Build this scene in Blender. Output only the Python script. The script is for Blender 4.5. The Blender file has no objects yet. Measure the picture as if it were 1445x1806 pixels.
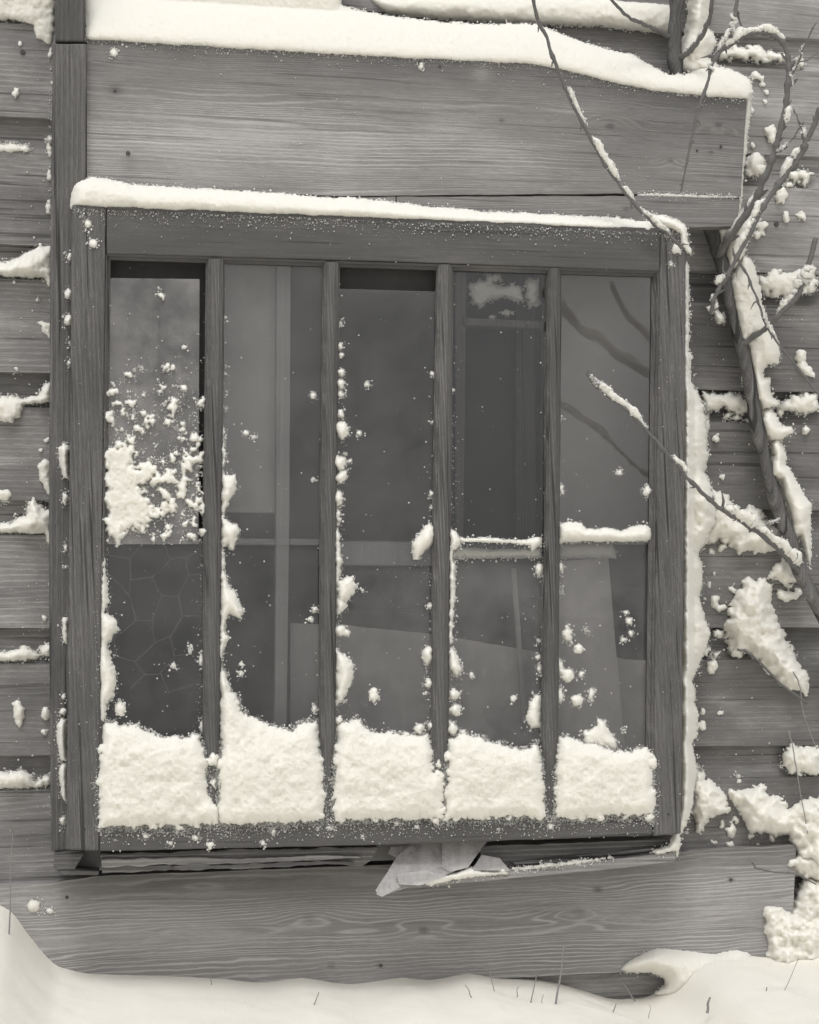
import bpy, math, random
import numpy as np
random.seed(7)
R = math.radians
# ------------------------------------------------------------------ camera, sky, sun, exposure
F = 3000.0            # focal length measured in photograph pixels
DIST = 3.0
YAW = R(10.0)         # the wall recedes to the right
HOR = 1092.0          # horizon row
CZ = 0.714
CAM = np.array([-DIST*math.sin(YAW), -DIST*math.cos(YAW), CZ])
sc = bpy.context.scene
cd = bpy.data.cameras.new('camera'); cam = bpy.data.objects.new('camera', cd)
sc.collection.objects.link(cam); sc.camera = cam
cam.location = CAM; cam.rotation_euler = (R(90), 0, -YAW)
cd.sensor_fit = 'HORIZONTAL'; cd.sensor_width = 36; cd.lens = F/1445*36
cd.shift_y = (HOR-903)/1445
cd.clip_start = 0.05; cd.clip_end = 500
SUN_EL, SUN_AZ = 62, 194
w = bpy.data.worlds.new('World'); sc.world = w; w.use_nodes = True
nt = w.node_tree; bg = nt.nodes['Background']
sky = nt.nodes.new('ShaderNodeTexSky'); sky.sky_type = 'NISHITA'; sky.sun_disc = False
sky.sun_elevation = R(SUN_EL); sky.sun_rotation = R(SUN_AZ); sky.dust_density = 4; sky.air_density = 1.5
hs = nt.nodes.new('ShaderNodeHueSaturation'); hs.inputs['Saturation'].default_value = 0.0
nt.links.new(sky.outputs[0], hs.inputs['Color']); nt.links.new(hs.outputs[0], bg.inputs['Color'])
bg.inputs['Strength'].default_value = 0.14
ld = bpy.data.lights.new('sun', 'SUN'); ld.energy = 0.95; ld.angle = R(18); ld.color = (1, 0.985, 0.96)
sun = bpy.data.objects.new('sun', ld); sc.collection.objects.link(sun)
sun.rotation_euler = (R(90-SUN_EL), 0, R(180-SUN_AZ))
vs = sc.view_settings; vs.view_transform = 'Standard'; vs.look = 'None'; vs.gamma = 1; vs.exposure = -0.13
vs.use_curve_mapping = False
sc.cycles.max_bounces = 7; sc.cycles.diffuse_bounces = 4; sc.cycles.glossy_bounces = 3; sc.cycles.transparent_max_bounces = 14; sc.cycles.transmission_bounces = 4

# ------------------------------------------------------------------ where a photograph pixel lies in the place
DV = np.array([math.sin(YAW), math.cos(YAW), 0]); RV = np.array([math.cos(YAW), -math.sin(YAW), 0]); UV = np.array([0, 0, 1.0])
def Q(u, v, a, b=0.0):
    """point seen at pixel (u, v) on the plane y = a + b*z"""
    u = np.asarray(u, float); v = np.asarray(v, float)
    d = DV + RV*((u-722.5)/F)[..., None] + UV*((HOR-v)/F)[..., None]
    t = (a + b*CAM[2] - CAM[1])/(d[..., 1] - b*d[..., 2])
    return CAM + d*np.asarray(t)[..., None]
SB = 0.0528; SA = -0.20 - SB*0.309        # front face of the leaning sash
def S(u, v, off=0.0): return Q(u, v, SA+off, SB)

# ------------------------------------------------------------------ noise
PERM = np.random.RandomState(3).permutation(256)
VAL = np.random.RandomState(4).rand(256)*2-1
def vn(x, y, s=0):
    x = np.asarray(x, float); y = np.asarray(y, float)
    xi = np.floor(x).astype(int); yi = np.floor(y).astype(int); fx = x-xi; fy = y-yi
    fx = fx*fx*(3-2*fx); fy = fy*fy*(3-2*fy)
    h = lambda i, j: VAL[PERM[(PERM[(i+s*17) & 255] + j + s*5) & 255]]
    return (h(xi, yi)*(1-fx)+h(xi+1, yi)*fx)*(1-fy) + (h(xi, yi+1)*(1-fx)+h(xi+1, yi+1)*fx)*fy
def fbm(x, y, o=4, s=0):
    r = 0; a = 1.0; t = 0
    for k in range(o):
        r = r + a*vn(x*2**k, y*2**k, s+k); t += a; a *= .55
    return r/t
def sdf(poly, U, V):
    p = np.array(poly, float); n = len(p); d2 = np.full(U.shape, 1e18); ins = np.zeros(U.shape, bool)
    for i in range(n):
        ax, ay = p[i]; bx, by = p[(i+1) % n]
        ex, ey = bx-ax, by-ay; L = ex*ex+ey*ey+1e-9
        t = np.clip(((U-ax)*ex+(V-ay)*ey)/L, 0, 1)
        d2 = np.minimum(d2, (U-ax-t*ex)**2+(V-ay-t*ey)**2)
        c = ((ay > V) != (by > V))
        ins ^= c & (U < ex*(V-ay)/(ey if abs(ey) > 1e-9 else 1e-9)+ax)
    d = np.sqrt(d2); return np.where(ins, d, -d)

# ------------------------------------------------------------------ objects
C = sc.collection; ORG = {}
def tag(o, label=None, cat=None, group=None, kind=None):
    for k, x in (('label', label), ('category', cat), ('group', group), ('kind', kind)):
        if x: o[k] = x
    return o
def thing(name, label, cat, loc, group=None):
    o = bpy.data.objects.new(name, None); C.objects.link(o); o.empty_display_size = .05
    o.location = loc; ORG[o.name] = np.array(loc, float)
    return tag(o, label, cat, group)
def mk(name, V, Fc, mat, parent=None, smooth=True, org=None, attrs=None):
    V = np.asarray(V, float)
    if parent is None:
        o0 = np.array([V[:, 0].mean(), V[:, 1].mean(), V[:, 2].min()]) if org is None else np.array(org, float)
    else: o0 = ORG[parent.name]
    me = bpy.data.meshes.new(name)
    me.from_pydata((V-o0).tolist(), [], Fc if isinstance(Fc, list) else Fc.tolist())
    if attrs:
        for k, a in attrs.items():
            at = me.attributes.new(k, 'FLOAT', 'POINT'); at.data.foreach_set('value', np.asarray(a, np.float32))
    if smooth: me.polygons.foreach_set('use_smooth', [True]*len(me.polygons))
    me.materials.append(mat); me.update()
    o = bpy.data.objects.new(name, me); C.objects.link(o); ORG[o.name] = o0
    if parent is None: o.location = o0
    else: o.parent = parent
    return o
def recalc(o):
    import bmesh
    bm = bmesh.new(); bm.from_mesh(o.data); bmesh.ops.recalc_face_normals(bm, faces=bm.faces); bm.to_mesh(o.data); bm.free()
    return o
def bevel(o, wd=.002, seg=2):
    m = o.modifiers.new('bevel', 'BEVEL'); m.width = wd; m.segments = seg; m.limit_method = 'ANGLE'; m.angle_limit = R(40)
    return o
def prism(name, front, thick, mat, parent=None, bev=.002, org=None):
    """a board: the front outline (world points), pushed straight back by thick"""
    front = np.asarray(front, float); n = len(front)
    V = np.vstack([front, front+np.array([0, thick, 0])])
    Fc = [list(range(n)), list(range(2*n-1, n-1, -1))]
    for i in range(n): Fc.append([i, (i+1) % n + 0, n+(i+1) % n, n+i])
    o = recalc(mk(name, V, Fc, mat, parent, smooth=False, org=org))
    return bevel(o, bev) if bev else o
def jag(poly, amp, step, seed=0):
    """outline with worn, uneven edges"""
    out = []; n = len(poly)
    for i in range(n):
        a = np.array(poly[i], float); b = np.array(poly[(i+1) % n], float); L = np.hypot(*(b-a)); k = max(1, int(L/step))
        nn = np.array([-(b-a)[1], (b-a)[0]])/max(L, 1e-6)
        for j in range(k):
            p = a+(b-a)*j/k
            if j: p = p+nn*amp*float(fbm(np.array(p[0]/25+seed), np.array(p[1]/25), 4, seed % 9))
            out.append(p)
    return np.array(out)
def box(name, x0, x1, y0, y1, z0, z1, mat, parent=None, bev=0):
    return prism(name, [(x0, y0, z0), (x1, y0, z0), (x1, y0, z1), (x0, y0, z1)], y1-y0, mat, parent, bev)
def grid_faces(nr, nc):
    i = np.arange(nr*nc).reshape(nr, nc)
    return np.stack([i[:-1, :-1].ravel(), i[1:, :-1].ravel(), i[1:, 1:].ravel(), i[:-1, 1:].ravel()], 1)

# ------------------------------------------------------------------ materials
def nodes(name):
    m = bpy.data.materials.new(name); m.use_nodes = True
    t = m.node_tree; p = t.nodes['Principled BSDF']; return m, t, p
class G:
    """small node helper"""
    def __init__(s, t): s.t = t
    def n(s, ty, **kw):
        x = s.t.nodes.new(ty)
        for k, v in kw.items(): setattr(x, k, v)
        return x
    def l(s, a, b): s.t.links.new(a, b)
    def m(s, op, a, b=None, c=None, clamp=False):
        x = s.n('ShaderNodeMath', operation=op, use_clamp=clamp)
        for i, v in enumerate((a, b, c)):
            if v is None: continue
            if isinstance(v, (int, float)): x.inputs[i].default_value = v
            else: s.l(v, x.inputs[i])
        return x.outputs[0]
    def vec(s, a, b, c):
        x = s.n('ShaderNodeCombineXYZ')
        for i, v in enumerate((a, b, c)):
            if isinstance(v, (int, float)): x.inputs[i].default_value = v
            else: s.l(v, x.inputs[i])
        return x.outputs[0]
    def noise(s, v, scale=1, detail=3, rough=.55):
        x = s.n('ShaderNodeTexNoise'); x.inputs['Scale'].default_value = scale; x.inputs['Detail'].default_value = detail
        x.inputs['Roughness'].default_value = rough; s.l(v, x.inputs['Vector']); return x.outputs[0]
def grey(v): return (v*1.0, v*0.968, v*0.950, 1)
def wood(name, lo, hi, axis='X', freq=90, line=.3, fine=.5, blotch=.6, crack=.35, wob=9.0, bump=.35, frost=0.0, attr=False, var=.18):
    m, t, p = nodes(name); g = G(t)
    tc = g.n('ShaderNodeTexCoord'); oi = g.n('ShaderNodeObjectInfo')
    sp = g.n('ShaderNodeSeparateXYZ'); g.l(tc.outputs['Object'], sp.inputs[0])
    off = g.m('MULTIPLY', oi.outputs['Random'], 37.0)
    al = sp.outputs[0] if axis == 'X' else sp.outputs[2]
    ac = sp.outputs[2] if axis == 'X' else sp.outputs[0]
    ac = g.m('ADD', ac, g.m('MULTIPLY', sp.outputs[1], .7))
    alo = g.m('ADD', al, off)
    low = g.noise(g.vec(g.m('MULTIPLY', alo, 1.6), g.m('MULTIPLY', ac, 7.0), off), 1, 3)
    if attr:
        at = g.n('ShaderNodeAttribute', attribute_name='grain'); ph = at.outputs['Fac']
        kd = g.n('ShaderNodeAttribute', attribute_name='knot').outputs['Fac']
        tn = g.n('ShaderNodeAttribute', attribute_name='tone').outputs['Fac']
        wv = g.noise(g.vec(g.m('MULTIPLY', alo, 9), g.m('MULTIPLY', ac, 60), 0), 1, 3)
        ph = g.m('ADD', ph, g.m('MULTIPLY', wv, 2.2))
    else:
        ph = g.m('ADD', g.m('MULTIPLY', ac, freq*6.283), g.m('MULTIPLY', low, wob)); kd = None
    ln = g.m('ADD', g.m('MULTIPLY', g.m('SINE', ph), .5), .5)
    ln = g.m('POWER', ln, 3.5)
    mod = g.noise(g.vec(g.m('MULTIPLY', alo, 3.0), g.m('MULTIPLY', ac, 16.0), 5.0), 1, 3)
    mod = g.m('MULTIPLY', g.m('SUBTRACT', mod, .3), 2.2, clamp=True)
    ln = g.m('MULTIPLY', g.m('SUBTRACT', ln, .31), mod)
    fi = g.noise(g.vec(g.m('MULTIPLY', alo, 9.0), g.m('MULTIPLY', ac, 300.0), 0), 1, 5, .75)
    fi2 = g.noise(g.vec(g.m('MULTIPLY', alo, 60.0), g.m('MULTIPLY', ac, 900.0), 0), 1, 2, .6)
    gr = g.noise(g.vec(g.m('MULTIPLY', alo, 420.0), g.m('MULTIPLY', ac, 420.0), 0), 1, 4, .8)
    bl = g.noise(g.vec(g.m('MULTIPLY', alo, 4.0), g.m('MULTIPLY', ac, 11.0), 3.0), 1, 5, .62)
    ck = g.noise(g.vec(g.m('MULTIPLY', alo, 2.6), g.m('MULTIPLY', ac, 130.0), 9.0), 1, 2, .5)
    ck = g.m('MULTIPLY', g.m('SUBTRACT', ck, .61), 16.0, clamp=True)
    v = g.m('MULTIPLY', ln, line)
    v = g.m('ADD', v, g.m('MULTIPLY', g.m('SUBTRACT', fi, .5), fine))
    v = g.m('ADD', v, g.m('MULTIPLY', g.m('SUBTRACT', fi2, .5), fine*.6))
    v = g.m('ADD', v, g.m('MULTIPLY', g.m('SUBTRACT', gr, .5), fine*.55))
    v = g.m('ADD', v, g.m('MULTIPLY', g.m('SUBTRACT', bl, .5), blotch))
    v = g.m('ADD', v, g.m('MULTIPLY', g.m('SUBTRACT', oi.outputs['Random'], .5), var))
    v = g.m('ADD', v, .5)
    if attr:
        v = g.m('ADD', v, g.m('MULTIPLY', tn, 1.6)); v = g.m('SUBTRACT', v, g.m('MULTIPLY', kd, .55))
    v = g.m('SUBTRACT', v, g.m('MULTIPLY', ck, crack), clamp=True)
    rp = g.n('ShaderNodeValToRGB'); g.l(v, rp.inputs[0])
    rp.color_ramp.elements[0].color = grey(lo); rp.color_ramp.elements[1].color = grey(hi)
    e = rp.color_ramp.elements.new(.5); e.color = grey((lo*hi)**.5)
    g.l(rp.outputs[0], p.inputs['Base Color'])
    p.inputs['Roughness'].default_value = .82; p.inputs['Specular IOR Level'].default_value = .25
    hgt = g.m('ADD', g.m('MULTIPLY', ln, .5), g.m('ADD', g.m('MULTIPLY', fi, .6), g.m('MULTIPLY', ck, -.8)))
    bp = g.n('ShaderNodeBump'); bp.inputs['Strength'].default_value = bump; bp.inputs['Distance'].default_value = .0015
    g.l(hgt, bp.inputs['Height']); g.l(bp.outputs[0], p.inputs['Normal'])
    return m
def snow_mat(name, col, sss=1.0, bs=.28):
    m, t, p = nodes(name); g = G(t); tc = g.n('ShaderNodeTexCoord')
    a = g.noise(tc.outputs['Object'], 210, 4, .75); b = g.noise(tc.outputs['Object'], 700, 3, .8)
    mx = g.n('ShaderNodeMixRGB'); g.l(g.m('MULTIPLY', g.m('SUBTRACT', b, .35), 1.4, clamp=True), mx.inputs[0])
    mx.inputs[1].default_value = tuple(x*.90 for x in col)+(1,); mx.inputs[2].default_value = tuple(col)+(1,)
    g.l(mx.outputs[0], p.inputs['Base Color']); p.inputs['Roughness'].default_value = .95; p.inputs['Specular IOR Level'].default_value = .1
    p.inputs['Subsurface Weight'].default_value = sss; p.inputs['Subsurface Radius'].default_value = (1, 1, 1); p.inputs['Subsurface Scale'].default_value = .011
    h = g.m('ADD', g.m('MULTIPLY', a, 1.0), g.m('MULTIPLY', b, .7))
    bp = g.n('ShaderNodeBump'); bp.inputs['Strength'].default_value = bs; bp.inputs['Distance'].default_value = .002
    g.l(h, bp.inputs['Height']); g.l(bp.outputs[0], p.inputs['Normal'])
    return m
def glass_mat(name, haze, rough=.02, tint=.86):
    m = bpy.data.materials.new(name); m.use_nodes = True; t = m.node_tree; g = G(t)
    for n in list(t.nodes):
        if n.type == 'BSDF_PRINCIPLED': t.nodes.remove(n)
    out = [n for n in t.nodes if n.type == 'OUTPUT_MATERIAL'][0]
    tc = g.n('ShaderNodeTexCoord')
    tr = g.n('ShaderNodeBsdfTransparent'); tr.inputs[0].default_value = (tint, tint, tint, 1)
    gl = g.n('ShaderNodeBsdfGlossy'); gl.inputs['Roughness'].default_value = rough; gl.inputs[0].default_value = (1, 1, 1, 1)
    wav = g.noise(tc.outputs['Object'], 7, 1); bp = g.n('ShaderNodeBump'); bp.inputs['Strength'].default_value = .06; bp.inputs['Distance'].default_value = .01
    g.l(wav, bp.inputs['Height']); g.l(bp.outputs[0], gl.inputs['Normal'])
    fr = g.n('ShaderNodeFresnel'); fr.inputs[0].default_value = 1.5
    mx = g.n('ShaderNodeMixShader'); g.l(fr.outputs[0], mx.inputs[0]); g.l(tr.outputs[0], mx.inputs[1]); g.l(gl.outputs[0], mx.inputs[2])
    df = g.n('ShaderNodeBsdfDiffuse'); df.inputs[0].default_value = grey(.62)
    n1 = g.noise(tc.outputs['Object'], 6, 5, .65); n2 = g.noise(tc.outputs['Object'], 240, 3, .7)
    sp = g.n('ShaderNodeSeparateXYZ'); g.l(tc.outputs['Object'], sp.inputs[0])
    n3 = g.noise(g.vec(g.m('MULTIPLY', sp.outputs[0], 60), 0, g.m('MULTIPLY', sp.outputs[2], 3)), 1, 3, .6)
    n4 = g.noise(tc.outputs['Object'], 19, 6, .7)
    k = g.m('ADD', g.m('MULTIPLY', g.m('SUBTRACT', n1, .32), 3.0), g.m('ADD', g.m('MULTIPLY', n2, .4), g.m('ADD', g.m('MULTIPLY', n3, .5), g.m('MULTIPLY', g.m('SUBTRACT', n4, .45), 2.0))))
    k = g.m('MULTIPLY', k, haze, clamp=True)
    m2 = g.n('ShaderNodeMixShader'); g.l(k, m2.inputs[0]); g.l(mx.outputs[0], m2.inputs[1]); g.l(df.outputs[0], m2.inputs[2])
    g.l(m2.outputs[0], out.inputs[0]); return m
def plain(name, v, rough=.8, noise=.3, sc_=60):
    m, t, p = nodes(name); g = G(t); tc = g.n('ShaderNodeTexCoord')
    n = g.noise(tc.outputs['Object'], sc_, 5, .65)
    mx = g.n('ShaderNodeMixRGB'); g.l(n, mx.inputs[0]); mx.inputs[1].default_value = grey(v*(1-noise)); mx.inputs[2].default_value = grey(v*(1+noise))
    g.l(mx.outputs[0], p.inputs['Base Color']); p.inputs['Roughness'].default_value = rough; p.inputs['Specular IOR Level'].default_value = .2
    bp = g.n('ShaderNodeBump'); bp.inputs['Strength'].default_value = .4; bp.inputs['Distance'].default_value = .002
    g.l(n, bp.inputs['Height']); g.l(bp.outputs[0], p.inputs['Normal']); return m

SNOW = snow_mat('snow', (.86, .838, .765)); SNOW_G = snow_mat('ground_snow', (.93, .90, .82), 0.0, .5)
M_SIDE_L = wood('siding_grey', .11, .48, 'X', 105, .26, .75, 1.5, .45, 34)
M_SIDE_R = wood('siding_damp', .085, .37, 'X', 105, .2, .65, 1.5, .4, 34)
M_SIDE_M = wood('siding_half_dry', .14, .54, 'X', 105, .22, .65, 1.4, .4, 34)
M_PLANK = wood('plank_wood', .125, .48, 'X', line=.42, fine=.8, blotch=.75, crack=.25, attr=True, var=0)
M_BASE = wood('base_plank_wood', .15, .49, 'X', line=.62, fine=.75, blotch=.55, crack=.15, attr=True, var=0)
M_POST = wood('post_wood', .047, .22, 'Z', 120, .28, .95, .6, .6, 4)
M_STILE = wood('stile_wood', .046, .21, 'Z', 140, .22, 1.05, .6, .65, 4)
M_RAIL = wood('rail_wood', .058, .19, 'X', 120, .16, .7, .85, .4, 9)
M_MUNT = wood('muntin_wood', .049, .215, 'Z', 190, .4, .9, .5, .6, 3)
M_SILL = wood('rotten_wood', .06, .34, 'X', 120, .55, .8, .9, .8, 12, bump=.9)
M_LIP = wood('pale_sill_wood', .14, .5, 'X', 120, .5, .7, .8, .5, 8, bump=.7)
M_INNER = wood('inner_wood', .4, .75, 'Z', 80, .2, .4, .4, .2, 5)
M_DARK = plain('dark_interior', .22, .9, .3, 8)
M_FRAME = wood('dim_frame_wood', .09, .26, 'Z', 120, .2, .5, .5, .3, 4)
M_GAP = plain('gap_shade', .06, .9, .25, 30)  # colour sets how deep the shade in the pane gaps looks
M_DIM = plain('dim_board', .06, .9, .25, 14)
M_BLIND = plain('pale_cloth', .62, .9, .2, 10)
M_BARK = wood('bark', .05, .27, 'Z', 70, .3, 1.1, 1.2, .7, 20, bump=1.0)
M_TWIG = plain('twig_bark', .15, .7, .4, 300)
M_WIRE = plain('dull_wire', .25, .6, .2, 100)
M_NAIL = plain('rusty_nail', .08, .7, .3, 300)
M_STALK = plain('dry_grass', .26, .8, .3, 80)
GL = {k: glass_mat('glass_'+k, h, r) for k, h, r in (('dusty', .20, .06), ('misted', .08, .03), ('clear', .042, .02), ('clean', .012, .012), ('shard', .46, .08))}

# ------------------------------------------------------------------ ground
ZC = [(-900, 1590), (-60, 1575), (20, 1604), (50, 1650), (95, 1704), (150, 1718), (300, 1722), (400, 1727), (460, 1735), (530, 1724), (600, 1736), (640, 1735), (710, 1724),
      (760, 1730), (830, 1716), (870, 1726), (950, 1731), (1000, 1742), (1090, 1770), (1150, 1766), (1178, 1752), (1196, 1714), (1216, 1694), (1260, 1687), (1300, 1681), (1345, 1690), (1445, 1680), (2400, 1650)]
YB = -0.034
zu = np.arange(-900, 2400, 4.0); zv = np.interp(zu, [p[0] for p in ZC], [p[1] for p in ZC])
kr = np.exp(-(np.arange(-12, 13)*4/15.0)**2); zv = np.convolve(np.pad(zv, 12, mode='edge'), kr/kr.sum(), mode='valid')+.8*fbm(zu/14, zu*0+2, 3)
cp = Q(zu, zv, YB)
def ground_z(x, y):
    zw = np.interp(x, cp[:, 0], cp[:, 2])
    d = np.clip(YB-y, 0, None)
    z = zw*np.exp(-d/.9) + .035*(1-np.exp(-d/.9)) 
    z = z + .008*fbm(x*4, y*4, 3, 1)*np.clip(d/.15, 0, 1)+ .0022*fbm(x*26, y*26, 3, 5)*np.clip(d/.03, 0, 1) + .05*fbm(x*.35, y*.35, 3, 2)*np.clip((d-.5)/3, 0, 1)
    return z
def axis(lo, hi, fine, far):
    a = np.arange(lo, hi+1e-6, fine); k = np.geomspace(fine*1.5, far, 26)
    return np.concatenate([lo-k[::-1], a, hi+k])
gx = axis(-.95, 1.0, .008, 120); gy = np.concatenate([-.9-np.geomspace(.02, 120, 30)[::-1], np.arange(-.9, .03, .01), [.3, 2, 20, 120]])
X, Y = np.meshgrid(gx, gy)
gr = mk('ground', np.stack([X.ravel(), Y.ravel(), ground_z(X.ravel(), Y.ravel())], 1), grid_faces(len(gy), len(gx))[:, ::-1], SNOW_G, org=(0, 0, 0))
tag(gr, 'smooth snow-covered ground drifted against the foot of the wooden wall', kind='structure')

# ------------------------------------------------------------------ siding wall
zl = [float(Q(50, v, 0)[2]) for v in (1558, 1335, 1108, 887, 663, 437, 207)]
pitch = (zl[-1]-zl[0])/6
XL0, XR1 = -2.6, 2.6
xo0 = float(Q(135, 900, 0)[0]); xo1 = float(Q(1175, 900, 0)[0])      # window opening
zo0 = float(Q(700, 1500, 0)[2]); zo1 = float(Q(700, 250, 0)[2])
wall = thing('clapboard_wall', 'weathered grey drop-siding wall behind the sash and the snowy shrub', 'wall', (0, 0, 0))
def siding(x0, x1, zb, zt, mat, seed):
    """one board: flat face, coved top where snow can lodge; y of the face is 0"""
    h = zt-zb; prof = [(.022, 0), (.0, 0), (.0, h-.058)]
    for k in range(1, 9):
        a = k/8; prof.append((.023*math.sin(a*math.pi/2)**.9, h-.058+.05*(1-math.cos(a*math.pi/2))))
    prof.append((.024, h+.012)); prof.append((.036, h+.012)); prof.append((.036, 0))
    xs = np.arange(x0, x1, .03); xs = np.append(xs, x1)
    V = []; rng = np.random.RandomState(seed)
    for x in xs:
        wv = .0012*float(fbm(np.array(x*3+seed), np.array(seed*1.7), 2)); bt = .002*float(fbm(np.array(x*12+seed), np.array(3.3), 3))
        for j, (py, pz) in enumerate(prof):
            V.append((x, py+wv, zb+pz+(bt if pz == 0 else 0)))
    n = len(prof); nc = len(xs); Fc = []
    for i in range(nc-1):
        for j in range(n): Fc.append([i*n+j, (i+1)*n+j, (i+1)*n+(j+1) % n, i*n+(j+1) % n])
    Fc.append(list(range(n))); Fc.append([(nc-1)*n+j for j in range(n)][::-1])
    o = recalc(mk('clapboard', V, Fc, mat, wall, smooth=False)); return o
k = 0; z = zl[0]-pitch
while z < 2.6:
    full = z+.5*pitch > zo1 or z+.5*pitch < zo0
    if full:
        xm = float(Q(1100, 100, 0)[0])
        siding(XL0, .55, z, z+pitch-.001, M_SIDE_L, k); siding(.552, XR1, z, z+pitch-.001, M_SIDE_M if z > 1 else M_SIDE_R, k+50)
    else:
        siding(XL0, xo0, z, z+pitch-.001, M_SIDE_L, k); siding(xo1, XR1, z, z+pitch-.001, M_SIDE_M if z+.4*pitch > zl[5]-.05 else M_SIDE_R, k+50)
    z += pitch; k += 1
for (u, v) in ((40, 92), (1370, 395)):
    c = Q(u, v, -.0005); a = np.linspace(0, 2*math.pi, 9)[:-1]
    prism('nail', np.stack([c[0]+.0045*np.cos(a), np.full(8, c[1]-.002), c[2]+.0045*np.sin(a)], 1), .006, M_NAIL, wall, .0008)

# room behind the opening
room = []
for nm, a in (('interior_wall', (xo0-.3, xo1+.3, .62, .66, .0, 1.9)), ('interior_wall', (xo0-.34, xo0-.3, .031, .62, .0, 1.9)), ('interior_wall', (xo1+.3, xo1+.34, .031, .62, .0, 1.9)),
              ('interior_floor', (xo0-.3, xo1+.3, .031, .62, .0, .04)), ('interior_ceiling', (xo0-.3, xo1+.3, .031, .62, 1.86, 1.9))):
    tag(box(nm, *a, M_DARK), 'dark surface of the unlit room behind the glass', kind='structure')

# ------------------------------------------------------------------ planks with drawn-out grain and knots
def plank(name, top, bot, Yf, thick, mat, root, lines, knots, tone, wobble=1.0, seed=0, nc=220, nr=70):
    """front outline given by a top and a bottom pixel polyline; grain, knots, stains and painted shade are stored on the surface"""
    u = np.linspace(top[0][0], top[-1][0], nc); ub = np.linspace(bot[0][0], bot[-1][0], nc)
    vt = np.interp(u, [p[0] for p in top], [p[1] for p in top]); vb = np.interp(ub, [p[0] for p in bot], [p[1] for p in bot])
    vt = vt+1.2*fbm(u/30, u*0+seed, 4); vb = vb+1.2*fbm(u/30, u*0+seed+9, 4)
    s = np.linspace(0, 1, nr)[:, None]
    U = u[None]*(1-s)+ub[None]*s; Vv = vt[None]*(1-s)+vb[None]*s
    Pf = Q(U, Vv, Yf)
    Pf[..., 1] += .0016*fbm(U/180, Vv/60, 3, seed)
    sg = s+0*U
    ph = sg*lines*1.7 + lines*.16*fbm(0*U+seed, sg*5.0, 3, seed+3) + wobble*fbm(U/420, sg*3.0, 3, seed+1) + .35*wobble*fbm(U/90, sg*9, 3, seed+2)
    kd = np.zeros_like(U)
    for (ku, kv, amp, sx, sy, dark, r) in knots:
        q = ((U-ku)/sx)**2+((Vv-kv)/sy)**2
        ph = ph+amp*np.exp(-q); kd = kd+dark*np.exp(-(((U-ku)**2+(1.5*(Vv-kv))**2)/r**2)**2)
    tn = tone(U, Vv, sg)
    n = nr*nc; V = np.vstack([Pf.reshape(-1, 3), Pf.reshape(-1, 3)+np.array([0, thick, 0])])
    Fc = grid_faces(nr, nc).tolist(); b = [[x+n for x in f][::-1] for f in Fc]
    idx = np.arange(n).reshape(nr, nc)
    ring = list(idx[0, :])+list(idx[1:, -1])+list(idx[-1, ::-1][1:])+list(idx[::-1, 0][1:-1])
    ring = [int(x) for x in ring]
    side = [[ring[i], ring[(i+1) % len(ring)], ring[(i+1) % len(ring)]+n, ring[i]+n] for i in range(len(ring))]
    at = lambda a: np.concatenate([a.ravel(), a.ravel()])
    o = recalc(mk(name, V, Fc+b+side, mat, root, smooth=False, attrs={'grain': at(ph*6.283), 'knot': at(kd), 'tone': at(tn)}))
    return o
def nailhead(u, v, Yf, root, r=.004, plane=None):
    r *= .7; c = Q(u, v, Yf) if plane is None else S(u, v, plane); a = np.linspace(0, 2*math.pi, 9)[:-1]
    prism('nail', np.stack([c[0]+r*np.cos(a), np.full(8, c[1]-.0015), c[2]+r*np.sin(a)], 1), .006, M_NAIL, root, .0008)

YH = -0.100
hood = thing('header_board', 'wide weathered plank with snow on top, fixed above the glazed sash', 'board', Q(720, 380, YH))
blob = lambda U, V, u, v, su, sv: np.exp(-((U-u)/su)**2-((V-v)/sv)**2)
plank('plank', [(153, 66), (330, 77), (500, 87), (700, 99), (850, 106), (940, 111), (1000, 122), (1080, 142), (1160, 158), (1250, 167), (1318, 171)],
      [(153, 330), (600, 345), (1120, 341), (1307, 348)], YH, .026, M_PLANK, hood, 27,
      [(1076, 222, 2.6, 40, 24, .7, 8), (1268, 220, 2.2, 34, 22, .7, 7), (1183, 282, 1.6, 20, 13, .4, 5), (885, 212, .9, 25, 16, .7, 5), (330, 105, -2.4, 190, 60, 0, 5), (1255, 268, .5, 15, 8, .7, 5)],
      lambda U, V, s: .16*blob(U, V, 420, 250, 420, 75)-.20*np.exp(-(s/.16)**2)-.12*blob(U, V, 600, 150, 400, 50)-.16*blob(U, V, 1200, 200, 200, 120)-.22*blob(U, V, 203, 158, 14, 10)-.1*blob(U, V, 228, 290, 14, 18)+.22*blob(U, V, 850, 130, 16, 18), .7, 1, 300, 110)
plank('plank', [(700, 347), (1120, 345), (1306, 351)], [(700, 420), (1120, 401), (1300, 399)], YH-.002, .026, M_PLANK, hood, 8, [(1105, 368, .8, 30, 12, .6, 6)], lambda U, V, s: -.06+0*U, .8, 2, 120, 24)
plank('plank', [(153, 333), (600, 348), (698, 347)], [(153, 420), (600, 425), (698, 421)], YH+.001, .026, M_PLANK, hood, 10, [], lambda U, V, s: .08+0*U, .8, 3, 120, 24)
for (u, v, r) in ((226, 270, .0055), (203, 160, .003), (586, 93, .0045), (741, 111, .0055), (776, 117, .004), (1230, 265, .003), (1272, 258, .0035)): nailhead(u, v, YH-.0005, hood, r)

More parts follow.
